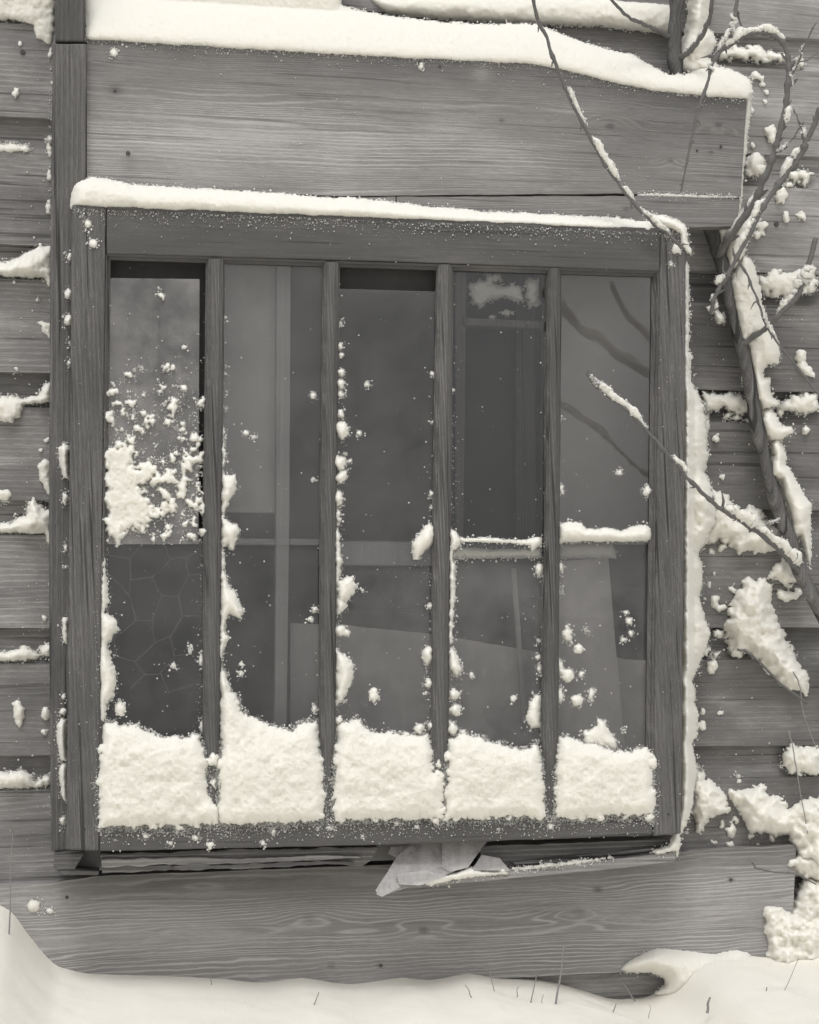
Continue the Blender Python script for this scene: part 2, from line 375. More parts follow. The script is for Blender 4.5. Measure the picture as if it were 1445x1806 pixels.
YBASE = -.032
base = thing('base_plank', 'wide knotty plank along the foot of the wall, just above the snow', 'board', Q(700, 1780, YBASE))
kb = [(545, 1617, 2.4, 60, 20, .25, 11), (735, 1598, -2.0, 66, 17, 0, 5), (748, 1642, 1.5, 50, 22, .8, 9), (1020, 1610, 2.2, 50, 24, .4, 12), (1055, 1569, -1.2, 60, 26, .9, 8), (380, 1640, 1.8, 120, 13, 0, 4), (890, 1605, -1.6, 70, 14, 0, 4), (670, 1703, .5, 20, 10, .8, 6), (585, 1703, .6, 24, 12, .4, 8), (1290, 1552, .5, 20, 10, .8, 6)]
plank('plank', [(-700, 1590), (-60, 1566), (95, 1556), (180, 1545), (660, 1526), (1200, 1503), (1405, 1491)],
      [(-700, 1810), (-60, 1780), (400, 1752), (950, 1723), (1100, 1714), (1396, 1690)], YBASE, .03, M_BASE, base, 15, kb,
      lambda U, V, s: .10*blob(U, V, 250, 1640, 260, 50)-.22*np.exp(-(s/.16)**2)*np.clip((U-60)/120, 0, 1)+.05*blob(U, V, 1240, 1600, 170, 80)-.12*blob(U, V, 500, 1570, 350, 30)+.06, 1.5, 4, 330, 60)  # dark upper strip paints the shade under the sill into the tone
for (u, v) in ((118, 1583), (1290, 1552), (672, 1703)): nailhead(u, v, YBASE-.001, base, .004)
foot = prism('foundation_board', Q([900, 1420, 1420, 900], [1715, 1700, 1800, 1800], -.006), .004, M_SIDE_L, None)
tag(foot, 'low board showing in the hollow under the base plank beside the snow drift', 'board')

# post at the left
YP = -.118
post = thing('vertical_post', 'upright weathered post left of the sash, running up past the header', 'post', Q(110, 1505, YP))
prism('post_board', Q(*jag([(93, 76), (153, 76), (151, 300), (150, 800), (140, 1500), (90, 1502), (86, 1000), (88, 500)], .8, 12, 2).T, YP), .115, M_POST, post, .003)
prism('post_cap', Q(*jag([(97, -90), (149, -90), (150, 73), (97, 72)], .8, 12, 3).T, YP+.003), .112, M_POST, post, .003)

# ------------------------------------------------------------------ the sash
sash = thing('window_sash', 'dark wooden five-light glazed sash leaning against the wall, snow heaped on its panes', 'window', S(660, 1500))
TH = .036
prism('stile', S(*jag([(127, 360), (187, 364), (180, 900), (174, 1501), (117, 1499), (122, 900)], .7, 15, 4).T), TH, M_STILE, sash, .003)
prism('stile', S(*jag([(1166, 402), (1211, 404), (1208, 900), (1202, 1471), (1153, 1475), (1158, 900)], .7, 15, 5).T), TH, M_STILE, sash, .003)
prism('top_rail', S(*jag([(188, 362), (700, 383), (1165, 402), (1164, 478), (700, 461), (188, 447)], .5, 25, 6).T, .001), TH-.002, M_RAIL, sash, .002)
prism('bottom_rail', S(*jag([(175, 1446), (700, 1436), (1153, 1426), (1152, 1474), (700, 1490), (175, 1502)], 1.0, 12, 7).T, .001), TH-.002, M_RAIL, sash, .004)
def loft(name, secs, mat, parent):
    n = len(secs[0]); V = np.vstack(secs); Fc = []
    for i in range(len(secs)-1):
        for j in range(n): Fc.append([i*n+j, (i+1)*n+j, (i+1)*n+(j+1) % n, i*n+(j+1) % n])
    Fc.append(list(range(n))); Fc.append([(len(secs)-1)*n+j for j in range(n)])
    return recalc(mk(name, V, Fc, mat, parent, smooth=False))
def moulded(name, path, mat):
    """bar with stepped sides; path = rows of (v, left u, right u)"""
    vv = np.array([p[0] for p in path]); secs = []
    for v in np.linspace(vv[0], vv[-1], 40):
        l = np.interp(v, vv, [p[1] for p in path])+.5*float(fbm(np.array(v/40), np.array(path[0][1]), 3)); r = np.interp(v, vv, [p[2] for p in path])+.5*float(fbm(np.array(v/40), np.array(path[0][2]+3.), 3))
        c = (l+r)/2; h = (r-l)/2
        pr = [(-1, .030), (-1, .014), (-.86, .012), (-.80, .006), (-.52, .003), (-.46, 0), (.46, 0), (.52, .003), (.80, .006), (.86, .012), (1, .014), (1, .030)]
        secs.append(np.array([S(c+h*a, v, o) for a, o in pr]))
    return bevel(loft(name, secs, mat, sash), .0006, 1)
MU = [[(456, 363, 397), (900, 358, 392), (1446, 357, 388)], [(462, 569, 600), (900, 563, 594), (1444, 563, 591)],
      [(466, 769, 800), (900, 762, 796), (1441, 759, 790)], [(472, 964, 991), (900, 960, 988), (1438, 953, 984)]]
for mpath in MU: moulded('muntin', mpath, M_MUNT)
# quirked moulding strips round the inside of the frame
def strip(u0, v0, u1, v1, wd, vert):
    secs = []
    for t in np.linspace(0, 1, 24):
        u = u0+(u1-u0)*t; v = v0+(v1-v0)*t
        secs.append(np.array([S(u+(wd*a if vert else 0), v+(0 if vert else wd*a), o) for a, o in ((0, .030), (0, .004), (.35, .006), (.45, .010), (.9, .014), (1, .030))]))
    return loft('moulding', secs, M_RAIL if not vert else M_STILE, sash)
strip(188, 447, 1164, 478, 12, False); strip(187, 449, 174.5, 1446, 9, True); strip(1165, 480, 1153.5, 1428, -17, True)
nailhead(150, 1462, 0, sash, .0025, -.0005); nailhead(1180, 1436, 0, sash, .0028, -.0005)
# panes: an upper and a lower light in every column, lapped near the middle
def pane(corners, off, gm, lab):
    o = prism('pane', S([c[0] for c in corners], [c[1] for c in corners], off), .003, GL[gm], sash, 0)
    o['label'] = lab
pane([(178, 490), (352, 492), (350, 960), (172, 960)], .0165, 'dusty', 'milky upper pane, slipped down, leaving a dark gap above')
pane([(172, 949), (362, 951), (364, 1450), (168, 1452)], .022, 'clear', 'dark lower pane with wire netting behind it')
pane([(392, 458), (572, 464), (568, 962), (386, 962)], .0165, 'clear', 'upper pane')
pane([(386, 953), (568, 953), (568, 1448), (384, 1450)], .022, 'clear', 'lower pane')
pane([(594, 509), (772, 514), (768, 998), (590, 998)], .0165, 'clear', 'slipped upper pane with a black gap above')
pane([(590, 953), (768, 955), (764, 1446), (586, 1446)], .022, 'misted', 'lower pane')
pane([(796, 470), (968, 476), (965, 988), (790, 984)], .0165, 'clean', 'upper pane')
pane([(790, 951), (965, 953), (958, 1440), (786, 1444)], .022, 'misted', 'lower pane')
pane([(986, 476), (1150, 480), (1148, 958), (984, 956)], .0165, 'clean', 'upper pane mirroring the snowy twigs')
pane([(984, 946), (1148, 948), (1146, 1436), (980, 1438)], .022, 'misted', 'lower pane')

# ------------------------------------------------------------------ behind the glass
def inner(name, poly, Yp, th, mat, label, cat):
    o = prism(name, Q([p[0] for p in poly], [p[1] for p in poly], Yp), th, mat, None, .002); return tag(o, label, cat)
hw = thing('house_window', 'older window frame of the house, dim behind the glazed sash', 'window', Q(500, 1500, -.06))
def hpart(name, poly, Yp, th, mat): return prism(name, Q([p[0] for p in poly], [p[1] for p in poly], Yp), th, mat, hw, .002)
hpart('post', [(488, 440), (513, 440), (511, 900), (503, 1500), (483, 1500), (487, 900)], -.075, .03, M_INNER)
hpart('rail', [(380, 949), (486, 950), (486, 960), (380, 959)], -.055, .02, M_INNER)
hpart('rail', [(588, 955), (772, 957), (772, 997), (588, 996)], -.10, .02, M_INNER)
hpart('gap_sheet', [(588, 440), (776, 440), (776, 516), (588, 511)], -.112, .012, M_GAP)  # added sheet, gives the gap above the slipped pane its shade
hpart('gap_sheet', [(165, 440), (366, 440), (366, 946), (165, 945)], -.105, .012, M_GAP)  # added sheet, shade for the gaps round the first upper pane
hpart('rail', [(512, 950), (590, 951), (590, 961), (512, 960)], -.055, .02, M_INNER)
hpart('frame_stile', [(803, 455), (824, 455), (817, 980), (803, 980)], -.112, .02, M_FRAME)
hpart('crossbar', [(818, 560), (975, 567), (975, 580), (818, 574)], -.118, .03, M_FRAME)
hpart('upright', [(911, 440), (944, 440), (946, 960), (911, 960)], -.02, .03, M_MUNT)  # dark strip added where there is only an unlit gap
inner('pale_board', [(380, 440), (489, 440), (488, 905), (380, 903)], -.05, .012, M_BLIND, 'pale board behind the upper pane of the second column', 'board')
cu = np.linspace(512, 1150, 130); ctop = np.interp(cu, [512, 620, 768, 960, 1150], [1098, 1103, 1119, 1150, 1165])+2.5*fbm(cu/40, cu*0+4, 3)
cs = np.linspace(0, 1, 14)[:, None]; CV = ctop[None]*(1-cs)+1470*cs; CU = cu[None]+0*cs
cy = -.03+.010*np.sin(cu/23+1.5*fbm(cu/70, cu*0, 2))[None]*(.25+cs)
tag(mk('hanging_cloth', Q(CU, CV, cy).reshape(-1, 3), grid_faces(14, 130), M_BLIND), 'pale cloth hung low behind the right-hand panes', 'cloth')
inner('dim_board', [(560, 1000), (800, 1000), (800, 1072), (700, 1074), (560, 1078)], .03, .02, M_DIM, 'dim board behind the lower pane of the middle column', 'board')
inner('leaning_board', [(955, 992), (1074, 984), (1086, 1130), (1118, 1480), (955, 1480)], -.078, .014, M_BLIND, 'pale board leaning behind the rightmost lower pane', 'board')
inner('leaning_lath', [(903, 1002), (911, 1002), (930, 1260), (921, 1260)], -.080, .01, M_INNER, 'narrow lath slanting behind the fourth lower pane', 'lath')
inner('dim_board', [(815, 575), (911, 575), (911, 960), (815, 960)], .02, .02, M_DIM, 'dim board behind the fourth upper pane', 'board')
inner('dim_board', [(960, 440), (1170, 440), (1170, 960), (960, 960)], -.01, .02, M_BLIND, 'dim board behind the rightmost upper pane', 'board')

def crom(pts, n):
    P = np.array(pts, float); P = np.vstack([2*P[0]-P[1], P, 2*P[-1]-P[-2]]); out = []
    m = len(P)-3
    for t in np.linspace(0, m-1e-6, n):
        i = int(t); f = t-i; a, b, c, d = P[i:i+4]
        out.append(.5*((2*b)+(-a+c)*f+(2*a-5*b+4*c-d)*f*f+(-a+3*b-3*c+d)*f**3))
    return np.array(out)
def tube_data(P, rad, sides=8, lump=0, seed=0):
    P = np.asarray(P, float); n = len(P); T = np.gradient(P, axis=0); T /= np.linalg.norm(T, axis=1)[:, None]+1e-12
    ref = np.array([0, 1.0, 0]); V = []; Fc = []
    for i in range(n):
        a = np.cross(T[i], ref); a /= np.linalg.norm(a)+1e-9; b = np.cross(T[i], a)
        for k in range(sides):
            th = 2*math.pi*k/sides; r = rad[i]
            if lump: r *= 1+lump*float(fbm(np.array(i*.5+seed), np.array(k*2.0/sides*3), 2, seed % 7))
            V.append(P[i]+r*(math.cos(th)*a+math.sin(th)*b))
    for i in range(n-1):
        for k in range(sides): Fc.append([i*sides+k, i*sides+(k+1) % sides, (i+1)*sides+(k+1) % sides, (i+1)*sides+k])
    Fc.append(list(range(sides))); Fc.append([(n-1)*sides+k for k in range(sides)][::-1])
    return np.array(V), Fc
# hexagonal wire behind the first lower pane
W = dict(a=(740, 595), b=(820, 500), a2=(600, 580), c=(745, 715), d=(862, 708), e=(960, 590), f=(930, 500), g=(1060, 575), h=(905, 815), i=(730, 790), i2=(620, 690), j=(762, 945), k=(860, 945), l=(1005, 805),
         m=(1075, 705), n=(1055, 580), m2=(1165, 682), o=(1035, 920), o2=(1165, 910), p=(868, 1060), q=(650, 1045), q2=(575, 985), r=(660, 1155), r2=(580, 1190), s=(770, 1170), t=(970, 1043), u=(990, 1160), u2=(1165, 1128), v=(825, 1260), w=(870, 430), g2=(1160, 545), x=(930, 1245), x2=(950, 1340), v2=(740, 1330), y=(1040, 1310), y2=(1165, 1280))
E = 'a-b a-a2 a-c c-d d-e e-f e-g d-h c-i i-i2 i-j j-k k-h h-l l-m m-n m-m2 l-o o-o2 k-p j-q q-q2 q-r r-r2 r-s s-p p-t t-o t-u u-u2 s-v f-w g-g2 n-g v-x x-u x-x2 v-v2 x2-y y-y2'.split()
Vs, Fs = [], []
wj = np.random.RandomState(9); W = {k_: (x_[0]+wj.normal(0, 7), x_[1]+wj.normal(0, 7)) for k_, x_ in W.items()}
for e in E:
    a, b = e.split('-'); pa, pb = W[a], W[b]
    ts = np.linspace(0, 1, 5); pu = [(pa[0]+(pb[0]-pa[0])*t)/3.21+1.0*math.sin(t*3.1+pa[0]) for t in ts]; pv = [800+(pa[1]+(pb[1]-pa[1])*t)/3.21+1.0*math.sin(t*3.1+pa[1]) for t in ts]
    v, f = tube_data(S(np.array(pu), np.array(pv), .042), [.0013, .0009, .0008, .0009, .0013], 5); k0 = sum(len(x) for x in Vs); Vs.append(v); Fs += [[i+k0 for i in ff] for ff in f]
tag(mk('wire_netting', np.vstack(Vs), Fs, M_WIRE), 'hexagonal wire netting behind the leftmost lower pane', 'netting')

# ------------------------------------------------------------------ sill and broken glass below
YS = -.165
sill = thing('window_sill', 'rotten splintered sill under the sash with a broken gap in the middle', 'sill', Q(650, 1545, YS))
prism('sill_board', Q(*jag([(176, 1505), (330, 1501), (520, 1497), (668, 1494), (655, 1518), (640, 1528), (600, 1525), (420, 1531), (300, 1534), (230, 1540), (180, 1541)], 4, 7, 8).T, YS), .13, M_SILL, sill, .002)
prism('sill_splinter', Q(*jag([(178, 1516), (300, 1512), (430, 1515), (560, 1508), (640, 1512), (560, 1519), (430, 1524), (300, 1526), (180, 1530)], 3, 8, 12).T, YS-.007), .02, M_LIP, sill, .002)
prism('sill_board', Q(*jag([(842, 1492), (1000, 1487), (1190, 1477), (1192, 1502), (1060, 1520), (960, 1530), (880, 1534), (850, 1520)], 3, 8, 9).T, YS+.012), .13, M_SILL, sill, .002)
prism('lip', Q(*jag([(700, 1560), (760, 1543), (880, 1534), (960, 1528), (1060, 1518), (1193, 1503), (1192, 1520), (1060, 1536), (900, 1550), (760, 1563), (705, 1568)], 1.5, 9, 10).T, YS-.006), .12, M_LIP, sill, .002)
prism('end_block', Q(*jag([(96, 1507), (150, 1503), (140, 1520), (132, 1533), (175, 1536), (174, 1544), (110, 1544), (94, 1530)], 2, 8, 11).T, YS+.02), .13, M_SILL, sill, .002)
for q_, (pl_, yo, sd) in enumerate([([(300, 1527), (420, 1525), (560, 1519), (625, 1522), (540, 1527), (420, 1533), (310, 1534)], -.010, 32), ([(900, 1519), (1000, 1510), (1120, 1499), (1188, 1494), (1100, 1507), (1000, 1519), (910, 1527)], .006, 34)]):
    prism('sill_splinter', Q(*jag(pl_, 3.5, 6, sd).T, YS+yo), .015, M_SILL, sill, .0015)
prism('sill_back', Q([96, 1195, 1195, 96], [1500, 1478, 1500, 1538], YS+.06), .07, M_DARK, sill, 0)
def shard(poly, y0, y1, label):
    """flat piece of glass leaning outward: y runs from y0 at its top row to y1 at its bottom row"""
    vs_ = [p[1] for p in poly]; a, b = min(vs_), max(vs_)
    pts = np.array([Q(p[0], p[1], y0+(y1-y0)*(p[1]-a)/(b-a)) for p in poly])
    tag(prism('glass_shard', pts, .003, GL['shard'], None, 0), label, 'glass', 'broken glass on the sill')
shard([(726, 1487), (860, 1484), (830, 1524), (795, 1540), (770, 1548), (700, 1566), (663, 1577), (674, 1582), (662, 1571), (680, 1544), (700, 1512)], -.150, -.205, 'largest pointed glass shard poking out from under the sash')
shard([(780, 1486), (858, 1484), (826, 1530), (795, 1538), (780, 1530)], -.158, -.182, 'upright glass shard overlapping the pointed one on the sill')
shard([(690, 1494), (730, 1490), (702, 1514), (685, 1506)], -.145, -.155, 'small glass splinter left of the pointed shard')
shard([(700, 1542), (750, 1535), (790, 1545), (740, 1562), (705, 1560)], -.188, -.200, 'flat glass sliver lying under the pointed shard on snow')
shard([(850, 1508), (882, 1514), (900, 1536), (832, 1535)], -.172, -.18, 'pale chip of glass right of the upright shard')

# ------------------------------------------------------------------ snow
ORD = ['topmost', 'second from the top', 'third from the top', 'fourth from the top', 'fifth from the top', 'sixth from the top', 'seventh from the top', 'eighth from the top', 'ninth from the top', 'tenth from the top', 'eleventh from the top', 'twelfth from the top', 'thirteenth from the top', 'fourteenth from the top', 'fifteenth from the top', 'sixteenth from the top', 'seventeenth from the top']
SMALL = []; CRUMB = []; CR = np.random.RandomState(77)
def pieces(cell):
    """number the separate patches of a boolean grid"""
    lab = np.zeros(cell.shape, int); n = 0
    for i, j in zip(*np.nonzero(cell)):
        if lab[i, j]: continue
        n += 1; st = [(i, j)]; lab[i, j] = n
        while st:
            a, b = st.pop()
            for c, d in ((a+1, b), (a-1, b), (a, b+1), (a, b-1), (a+1, b+1), (a-1, b-1), (a+1, b-1), (a-1, b+1)):
                if 0 <= c < cell.shape[0] and 0 <= d < cell.shape[1] and cell[c, d] and not lab[c, d]: lab[c, d] = n; st.append((c, d))
    return lab, n
def snow(name, label, polys=(), circles=(), lace=0, soft=3.5, plane=('y', 0), H=.02, Rp=12, amp=3.0, scale=14, res=2.2, seed=0, sink=.006, bump=.35, group=None, sub=None, yfun=None, sfun=None, crumbs=.5, big=15):
    sub = sub or SUBS.get(label)
    pts = [p for q in polys for p in q]+[(c[0]+s*c[2], c[1]+t*c[2]) for c in circles for s in (-1, 1) for t in (-1, 1)]
    us = [p[0] for p in pts]; vs_ = [p[1] for p in pts]; mg = 1.5*amp+2*res+4
    u = np.arange(min(us)-mg, max(us)+mg, res); v = np.arange(min(vs_)-mg, max(vs_)+mg, res)
    U, V = np.meshgrid(u, v); d = np.full(U.shape, -1e9); lim = np.full(U.shape, 1e9)
    for q in polys: d = np.maximum(d, sdf(q, U, V))
    for c in circles:
        asp = c[3] if len(c) > 3 else 1.0
        ang = .35*c[2]*fbm(U/(c[2]*.8), V/(c[2]*.8), 2, seed+8)
        d = np.maximum(d, c[2]*.95-np.hypot(U-c[0], (V-c[1])/asp)+ang)
    near = np.clip(1-d/14, .0, 1)      # raggedness belongs to the rim
    d = d+amp*fbm(U/scale, V/scale, 3, seed)*.9+near*(amp*.75*fbm(U/5.0, V/5.0, 2, seed+3)+amp*.45*vn(U/2.2, V/2.2, seed+4))
    if lace: d = np.where(d > -8, d+lace*(fbm(U/9, V/9, 3, seed+9)+(.1 if lace < 10 else -.1)), d)
    t = np.clip(d/(Rp*1.5), 0, 1); pr = .5*t*(2-t)+.5*np.sqrt(1-(1-t)**2)
    if soft:
        for _ in range(int((soft/res)**2*1.5)+1):
            q_ = np.pad(pr, 1, mode='edge'); pr = (q_[:-2, 1:-1]+q_[2:, 1:-1]+q_[1:-1, :-2]+q_[1:-1, 2:]+2*q_[1:-1, 1:-1])/6
        pr = pr*np.clip(np.where(d > 0, d, 0)/4.0, 0, 1)**.5
    h = H*pr*(1+bump*.8*fbm(U/26, V/26, 3, seed+5))+.0014*fbm(U/7, V/7, 2, seed+6)*t+.0006*vn(U/2.3, V/2.3, seed+7)*np.clip(d/3, 0, 1)
    h = np.where(d > 0, h, -sink*np.clip(-d/3, 0.15, 1))
    ins = d > 0
    cell = ins[:-1, :-1] | ins[1:, :-1] | ins[1:, 1:] | ins[:-1, 1:]
    nr, nc = U.shape; idx = np.arange(nr*nc).reshape(nr, nc)
    jit = res*.3; Uj = U+jit*vn(U*.9, V*.9, 1); Vj = V+jit*vn(U*.9, V*.9, 2)
    def place(a, b, hh):
        if yfun is not None: return Q(a, b, yfun(a, b)-hh)
        if sfun is not None: return S(a, b, sfun(a, b)-hh)
        return Q(a, b, plane[1]-hh) if plane[0] == 'y' else S(a, b, plane[1]-hh)
    P = place(Uj.ravel(), Vj.ravel(), h.ravel())
    # loose crumbs round the rim
    rim = (d > -2.5) & (d < 1.0); ru, rv = U[rim], V[rim]; k = int(len(ru)*crumbs*res*res/2.6)
    if k:
        pick = CR.randint(0, len(ru), k); CRUMB.append(place(ru[pick]+CR.normal(0, 2.4, k), rv[pick]+CR.normal(0, 2.4, k)+.8, .0003+.0016*CR.rand(k)**2))
    lab, n = pieces(cell); out = []
    Q4 = np.stack([idx[:-1, :-1], idx[1:, :-1], idx[1:, 1:], idx[:-1, 1:]], -1)
    for i in range(1, n+1):
        q = Q4[lab == i]; ii, jj = np.nonzero(lab == i); sz = max(ii.max()-ii.min(), jj.max()-jj.min())*res
        used = np.unique(q); rm = np.full(nr*nc, -1); rm[used] = np.arange(len(used))
        if sz < big: SMALL.append((P[used], rm[q]))
        else: out.append((V.ravel()[used].mean(), len(q), P[used], rm[q]))
    out.sort(key=lambda x: x[0]); last = None
    if not out: return
    m = max(range(len(out)), key=lambda i: out[i][1]); main = None
    sizes = sorted([o[1] for o in out])
    if len(out) == 1 or not sub or (sub and sizes[-1] > 2.2*sizes[-2]): main = m
    c = 0; rest = len(out)-(main is not None)
    for i, (vv, cnt, PP, qq) in enumerate(out):
        if i == main: lb, gp = label, group
        else:
            sb = sub or 'snow lump beside '+label.split(' ', 1)[0]
            lb = sb if rest == 1 else '%s, %s' % (sb, ORD[min(c, 16)] if c < rest-1 else 'lowest'); gp = sb; c += 1
        tag(mk(name if i == main else 'snow_clump', PP, qq, SNOW), lb, 'snow', gp)
SUBS = {
    'big lacy snow clump stuck across the leftmost upper pane': 'snow lump on the leftmost upper pane, outside the big lacy clump',
    'lumpy snow ridge along the right side of the first glazing bar': 'snow bead on the right side of the first glazing bar',
    'snow ridge clinging to the left stile beside the leftmost lower pane': 'snow bead beside the left stile on the leftmost lower pane',
    'beaded snow ridge along the right side of the second glazing bar': 'snow lump along the right side of the second glazing bar',
    'snow lumps low on the left side of the third glazing bar': 'snow lump on the left side of the third glazing bar',
    'snow ridge down the right side of the third glazing bar': 'snow lump down the right side of the third glazing bar',
    'thin line of snow on the lapped edge across the fourth column': 'bit of snow on the lapped edge across the fourth column',
    'snow lump low on the left side of the fourth glazing bar': 'small snow bead on the left side of the fourth glazing bar',
    'scattered snow lumps stuck on the rightmost lower pane': 'snow lump stuck on the rightmost lower pane',
    'small snow lump on the right edge of the rightmost upper pane': 'snow bead on the rightmost upper pane',
    'few small snow lumps on the second and middle columns of panes': 'small lone snow lump stuck on the panes',
    'frosty lumps seen behind the glass above the dark crossbar': 'snow lump added for the reflection of bushes above the dark crossbar',
    'snow curling over the upper right corner of the sash': 'small snow curl on the upper end of the right stile',
    'two round snow spots on the base plank at the lower left': 'round snow spot on the base plank at the lower left',
    'two snow spots on the top end of the left stile': 'snow spot on the top end of the left stile',
    'few bigger flakes stuck on the bottom rail of the sash': 'bigger snow flake stuck on the bottom rail of the sash',
    'snow crust on the broken sill under the glass shards': 'bit of snow on the broken sill beside the glass shards',
    'faint snow dusting along the pale edge of the sill': 'streak of snow on the pale edge of the sill',
    'snow lodged in the fork of the shrub below the header': 'snow patch in the shrub fork under the header corner',
    'broad snow mass on the wall right of the sash, under the low twig': 'snow crumb under the broad snow mass right of the sash',
    'snow lodged on the siding ledge between the sash and the shrub trunk': 'snow crumb on the siding between the sash and the trunk',
    'two small snow lumps right of the sash beside the large hanging mass': 'small snow lump between the sash and the large hanging mass',
    'pear-shaped snow lump right of the sash below the hanging mass': 'small bead above the pear-shaped snow lump',
    'small crumbs of snow right of the sash below the pear-shaped lump': 'small snow crumb below the pear-shaped lump',
    'scattered snow crumbs on the dark wall under the large lumpy mass': 'snow crumb on the dark wall under the large lumpy mass',
    'snow-laden tuft beside the end of the base plank': 'snow crumb left of the snow-laden tuft',
    'snow lodged on the siding ledge below the thin crossing twig': 'snow crumb below the ledge near the thin crossing twig',
    'upright snow lump at the right edge below the thin twig': 'snow lump at the right edge beneath the upright lump',
    'small snow lumps on the wall beyond the right end of the header': 'snow lump on the wall beyond the right end of the header',
    'pair of snow lumps where the low twig meets the trunk': 'snow lump where the low twig meets the trunk',
    'snow stuck on the siding at the upper left corner': 'snow crumb on the siding near the upper left corner',
    'thin snow line on the uppermost left siding ledge': 'snow fleck in the joint beside the top of the post',
    'big wedge of snow on the siding ledge beside the top of the sash': 'snow crumb around the big wedge on the left siding',
    'snow flecks in the joint between left siding and upper post': 'snow fleck in the joint between left siding and upper post',
    'small hooked snow lump on the left siding beside the post': 'snow spot left of the hooked lump on the siding',
    'tall snow tongue in the joint left of the post': 'snow crumb around the tall tongue left of the post',
    'low snow line on the left siding ledge beside the lower post': 'snow lump at the joint near the low left snow line',
    'drop-shaped snow lump low on the left siding': 'snow lump at the lower left of the post beside the drop',
    'lowest snow ledge on the left siding above the base plank': 'snow bead right of the lowest ledge on the left siding',
    'chain of small snow pockets high between post and left stile': 'small snow pocket high between post and left stile',
    'middle snow pockets between the post and the left stile': 'middle snow pocket between the post and the left stile',
    'long lower snow pocket between the post and the left stile': 'lower snow pocket between the post and the left stile',
    'snow stub on a broken twig left of the leaning trunk': 'snow stub on the broken twig left of the leaning trunk',
}
WALL = ('y', 0.004); GLS = ('s', .0165); GL2 = ('s', .022)

# deep snow on the header and on the ledge above it
snow('snow_heap', 'deep smooth snow heaped along the top of the header board', [[(152, 69), (330, 80), (500, 90), (700, 102), (850, 109), (940, 114), (1000, 125), (1080, 145), (1160, 161), (1250, 170), (1318, 174), (1326, 162), (1323, 142), (1302, 127), (1268, 118), (1240, 116), (1215, 131), (1182, 133), (1150, 117), (1115, 97), (1080, 90), (1020, 72), (955, 47), (930, 42), (860, 43), (780, 39), (690, 29), (600, 10), (600, -60), (151, -60)]],
     yfun=lambda U, V: -.0995+.078*np.clip((np.interp(U, [153, 330, 500, 700, 850, 940, 1000, 1080, 1160, 1250, 1318], [66, 77, 87, 99, 106, 111, 122, 142, 158, 167, 171])-V)/75, 0, 1)**1.3, H=.014, Rp=16, amp=1.6, scale=26, res=2.0, sink=.003, bump=.15)
snow('snow_layer', 'snow lying on the siding ledge above the header, behind the shrub trunk', [[(680, 24), (780, 33), (860, 38), (960, 43), (1060, 46), (1180, 58), (1200, 45), (1198, 18), (1180, 6), (1060, -4), (900, -8), (640, -10)]], plane=WALL, H=.02, Rp=14, amp=1.5, scale=20, res=2.6)
snow('snow_clump', 'snow packed behind the shrub trunk above the right end of the header', [[(1192, 128), (1198, 90), (1212, 45), (1215, -40), (1262, -40), (1247, 50), (1256, 55), (1264, 75), (1252, 98), (1268, 122), (1225, 140)]], plane=('y', -.02), H=.05, Rp=18, amp=2, seed=3)
snow('snow_roll', 'thick rounded roll of snow along the top rail of the sash', [[(121, 372), (122, 345), (128, 325), (142, 315), (165, 312), (200, 318), (240, 326), (290, 330), (350, 333), (420, 337), (500, 342), (560, 348), (588, 351), (605, 347), (660, 353), (720, 359), (760, 365), (800, 367), (850, 374), (900, 375), (1000, 380), (1080, 384), (1150, 392), (1195, 396), (1206, 405), (1206, 420), (1120, 414), (900, 404), (700, 396), (500, 388), (300, 380), (180, 376)]],
     plane=('s', .034), H=.044, Rp=17, amp=1.8, scale=22, res=2.0, sink=.01, bump=.1)
snow('snow_clump', 'snow curling over the upper right corner of the sash', [[(1150, 378), (1170, 380), (1195, 388), (1208, 397), (1212, 410), (1212, 425), (1220, 440), (1220, 448), (1210, 443), (1202, 428), (1200, 412), (1185, 402), (1160, 398)], [(1186, 445), (1187, 432), (1194, 428), (1200, 440), (1203, 445), (1190, 448)]], [(1180, 414, 5), (1184, 466, 5)], plane=('s', .0), H=.016, Rp=8, amp=1.5, seed=5)

# banks heaped at the foot of each column
BK = [('first', [(178, 1275), (190, 1270), (205, 1272), (215, 1280), (235, 1278), (260, 1290), (290, 1300), (320, 1300), (350, 1298), (358, 1312), (364, 1350), (369, 1400), (382, 1420), (386, 1440), (370, 1455), (175, 1460), (172, 1400), (176, 1330)]),
      ('second', [(385, 1172), (389, 1172), (397, 1185), (406, 1205), (409, 1220), (421, 1235), (427, 1252), (440, 1263), (460, 1270), (490, 1285), (515, 1287), (535, 1275), (560, 1270), (565, 1310), (569, 1380), (574, 1446), (480, 1454), (384, 1453), (388, 1350)]),
      ('middle', [(594, 1280), (610, 1272), (625, 1266), (638, 1272), (650, 1288), (665, 1294), (700, 1294), (730, 1298), (755, 1295), (762, 1320), (767, 1362), (783, 1366), (784, 1400), (779, 1444), (590, 1448), (588, 1400), (591, 1340)]),
      ('fourth', [(792, 1305), (805, 1300), (820, 1293), (840, 1302), (870, 1310), (910, 1320), (935, 1322), (948, 1310), (954, 1340), (959, 1380), (963, 1439), (784, 1446), (785, 1400), (789, 1370)]),
      ('rightmost', [(984, 1300), (1000, 1300), (1020, 1308), (1050, 1315), (1085, 1328), (1120, 1325), (1140, 1318), (1148, 1330), (1153, 1380), (1156, 1434), (979, 1444), (980, 1360)])]
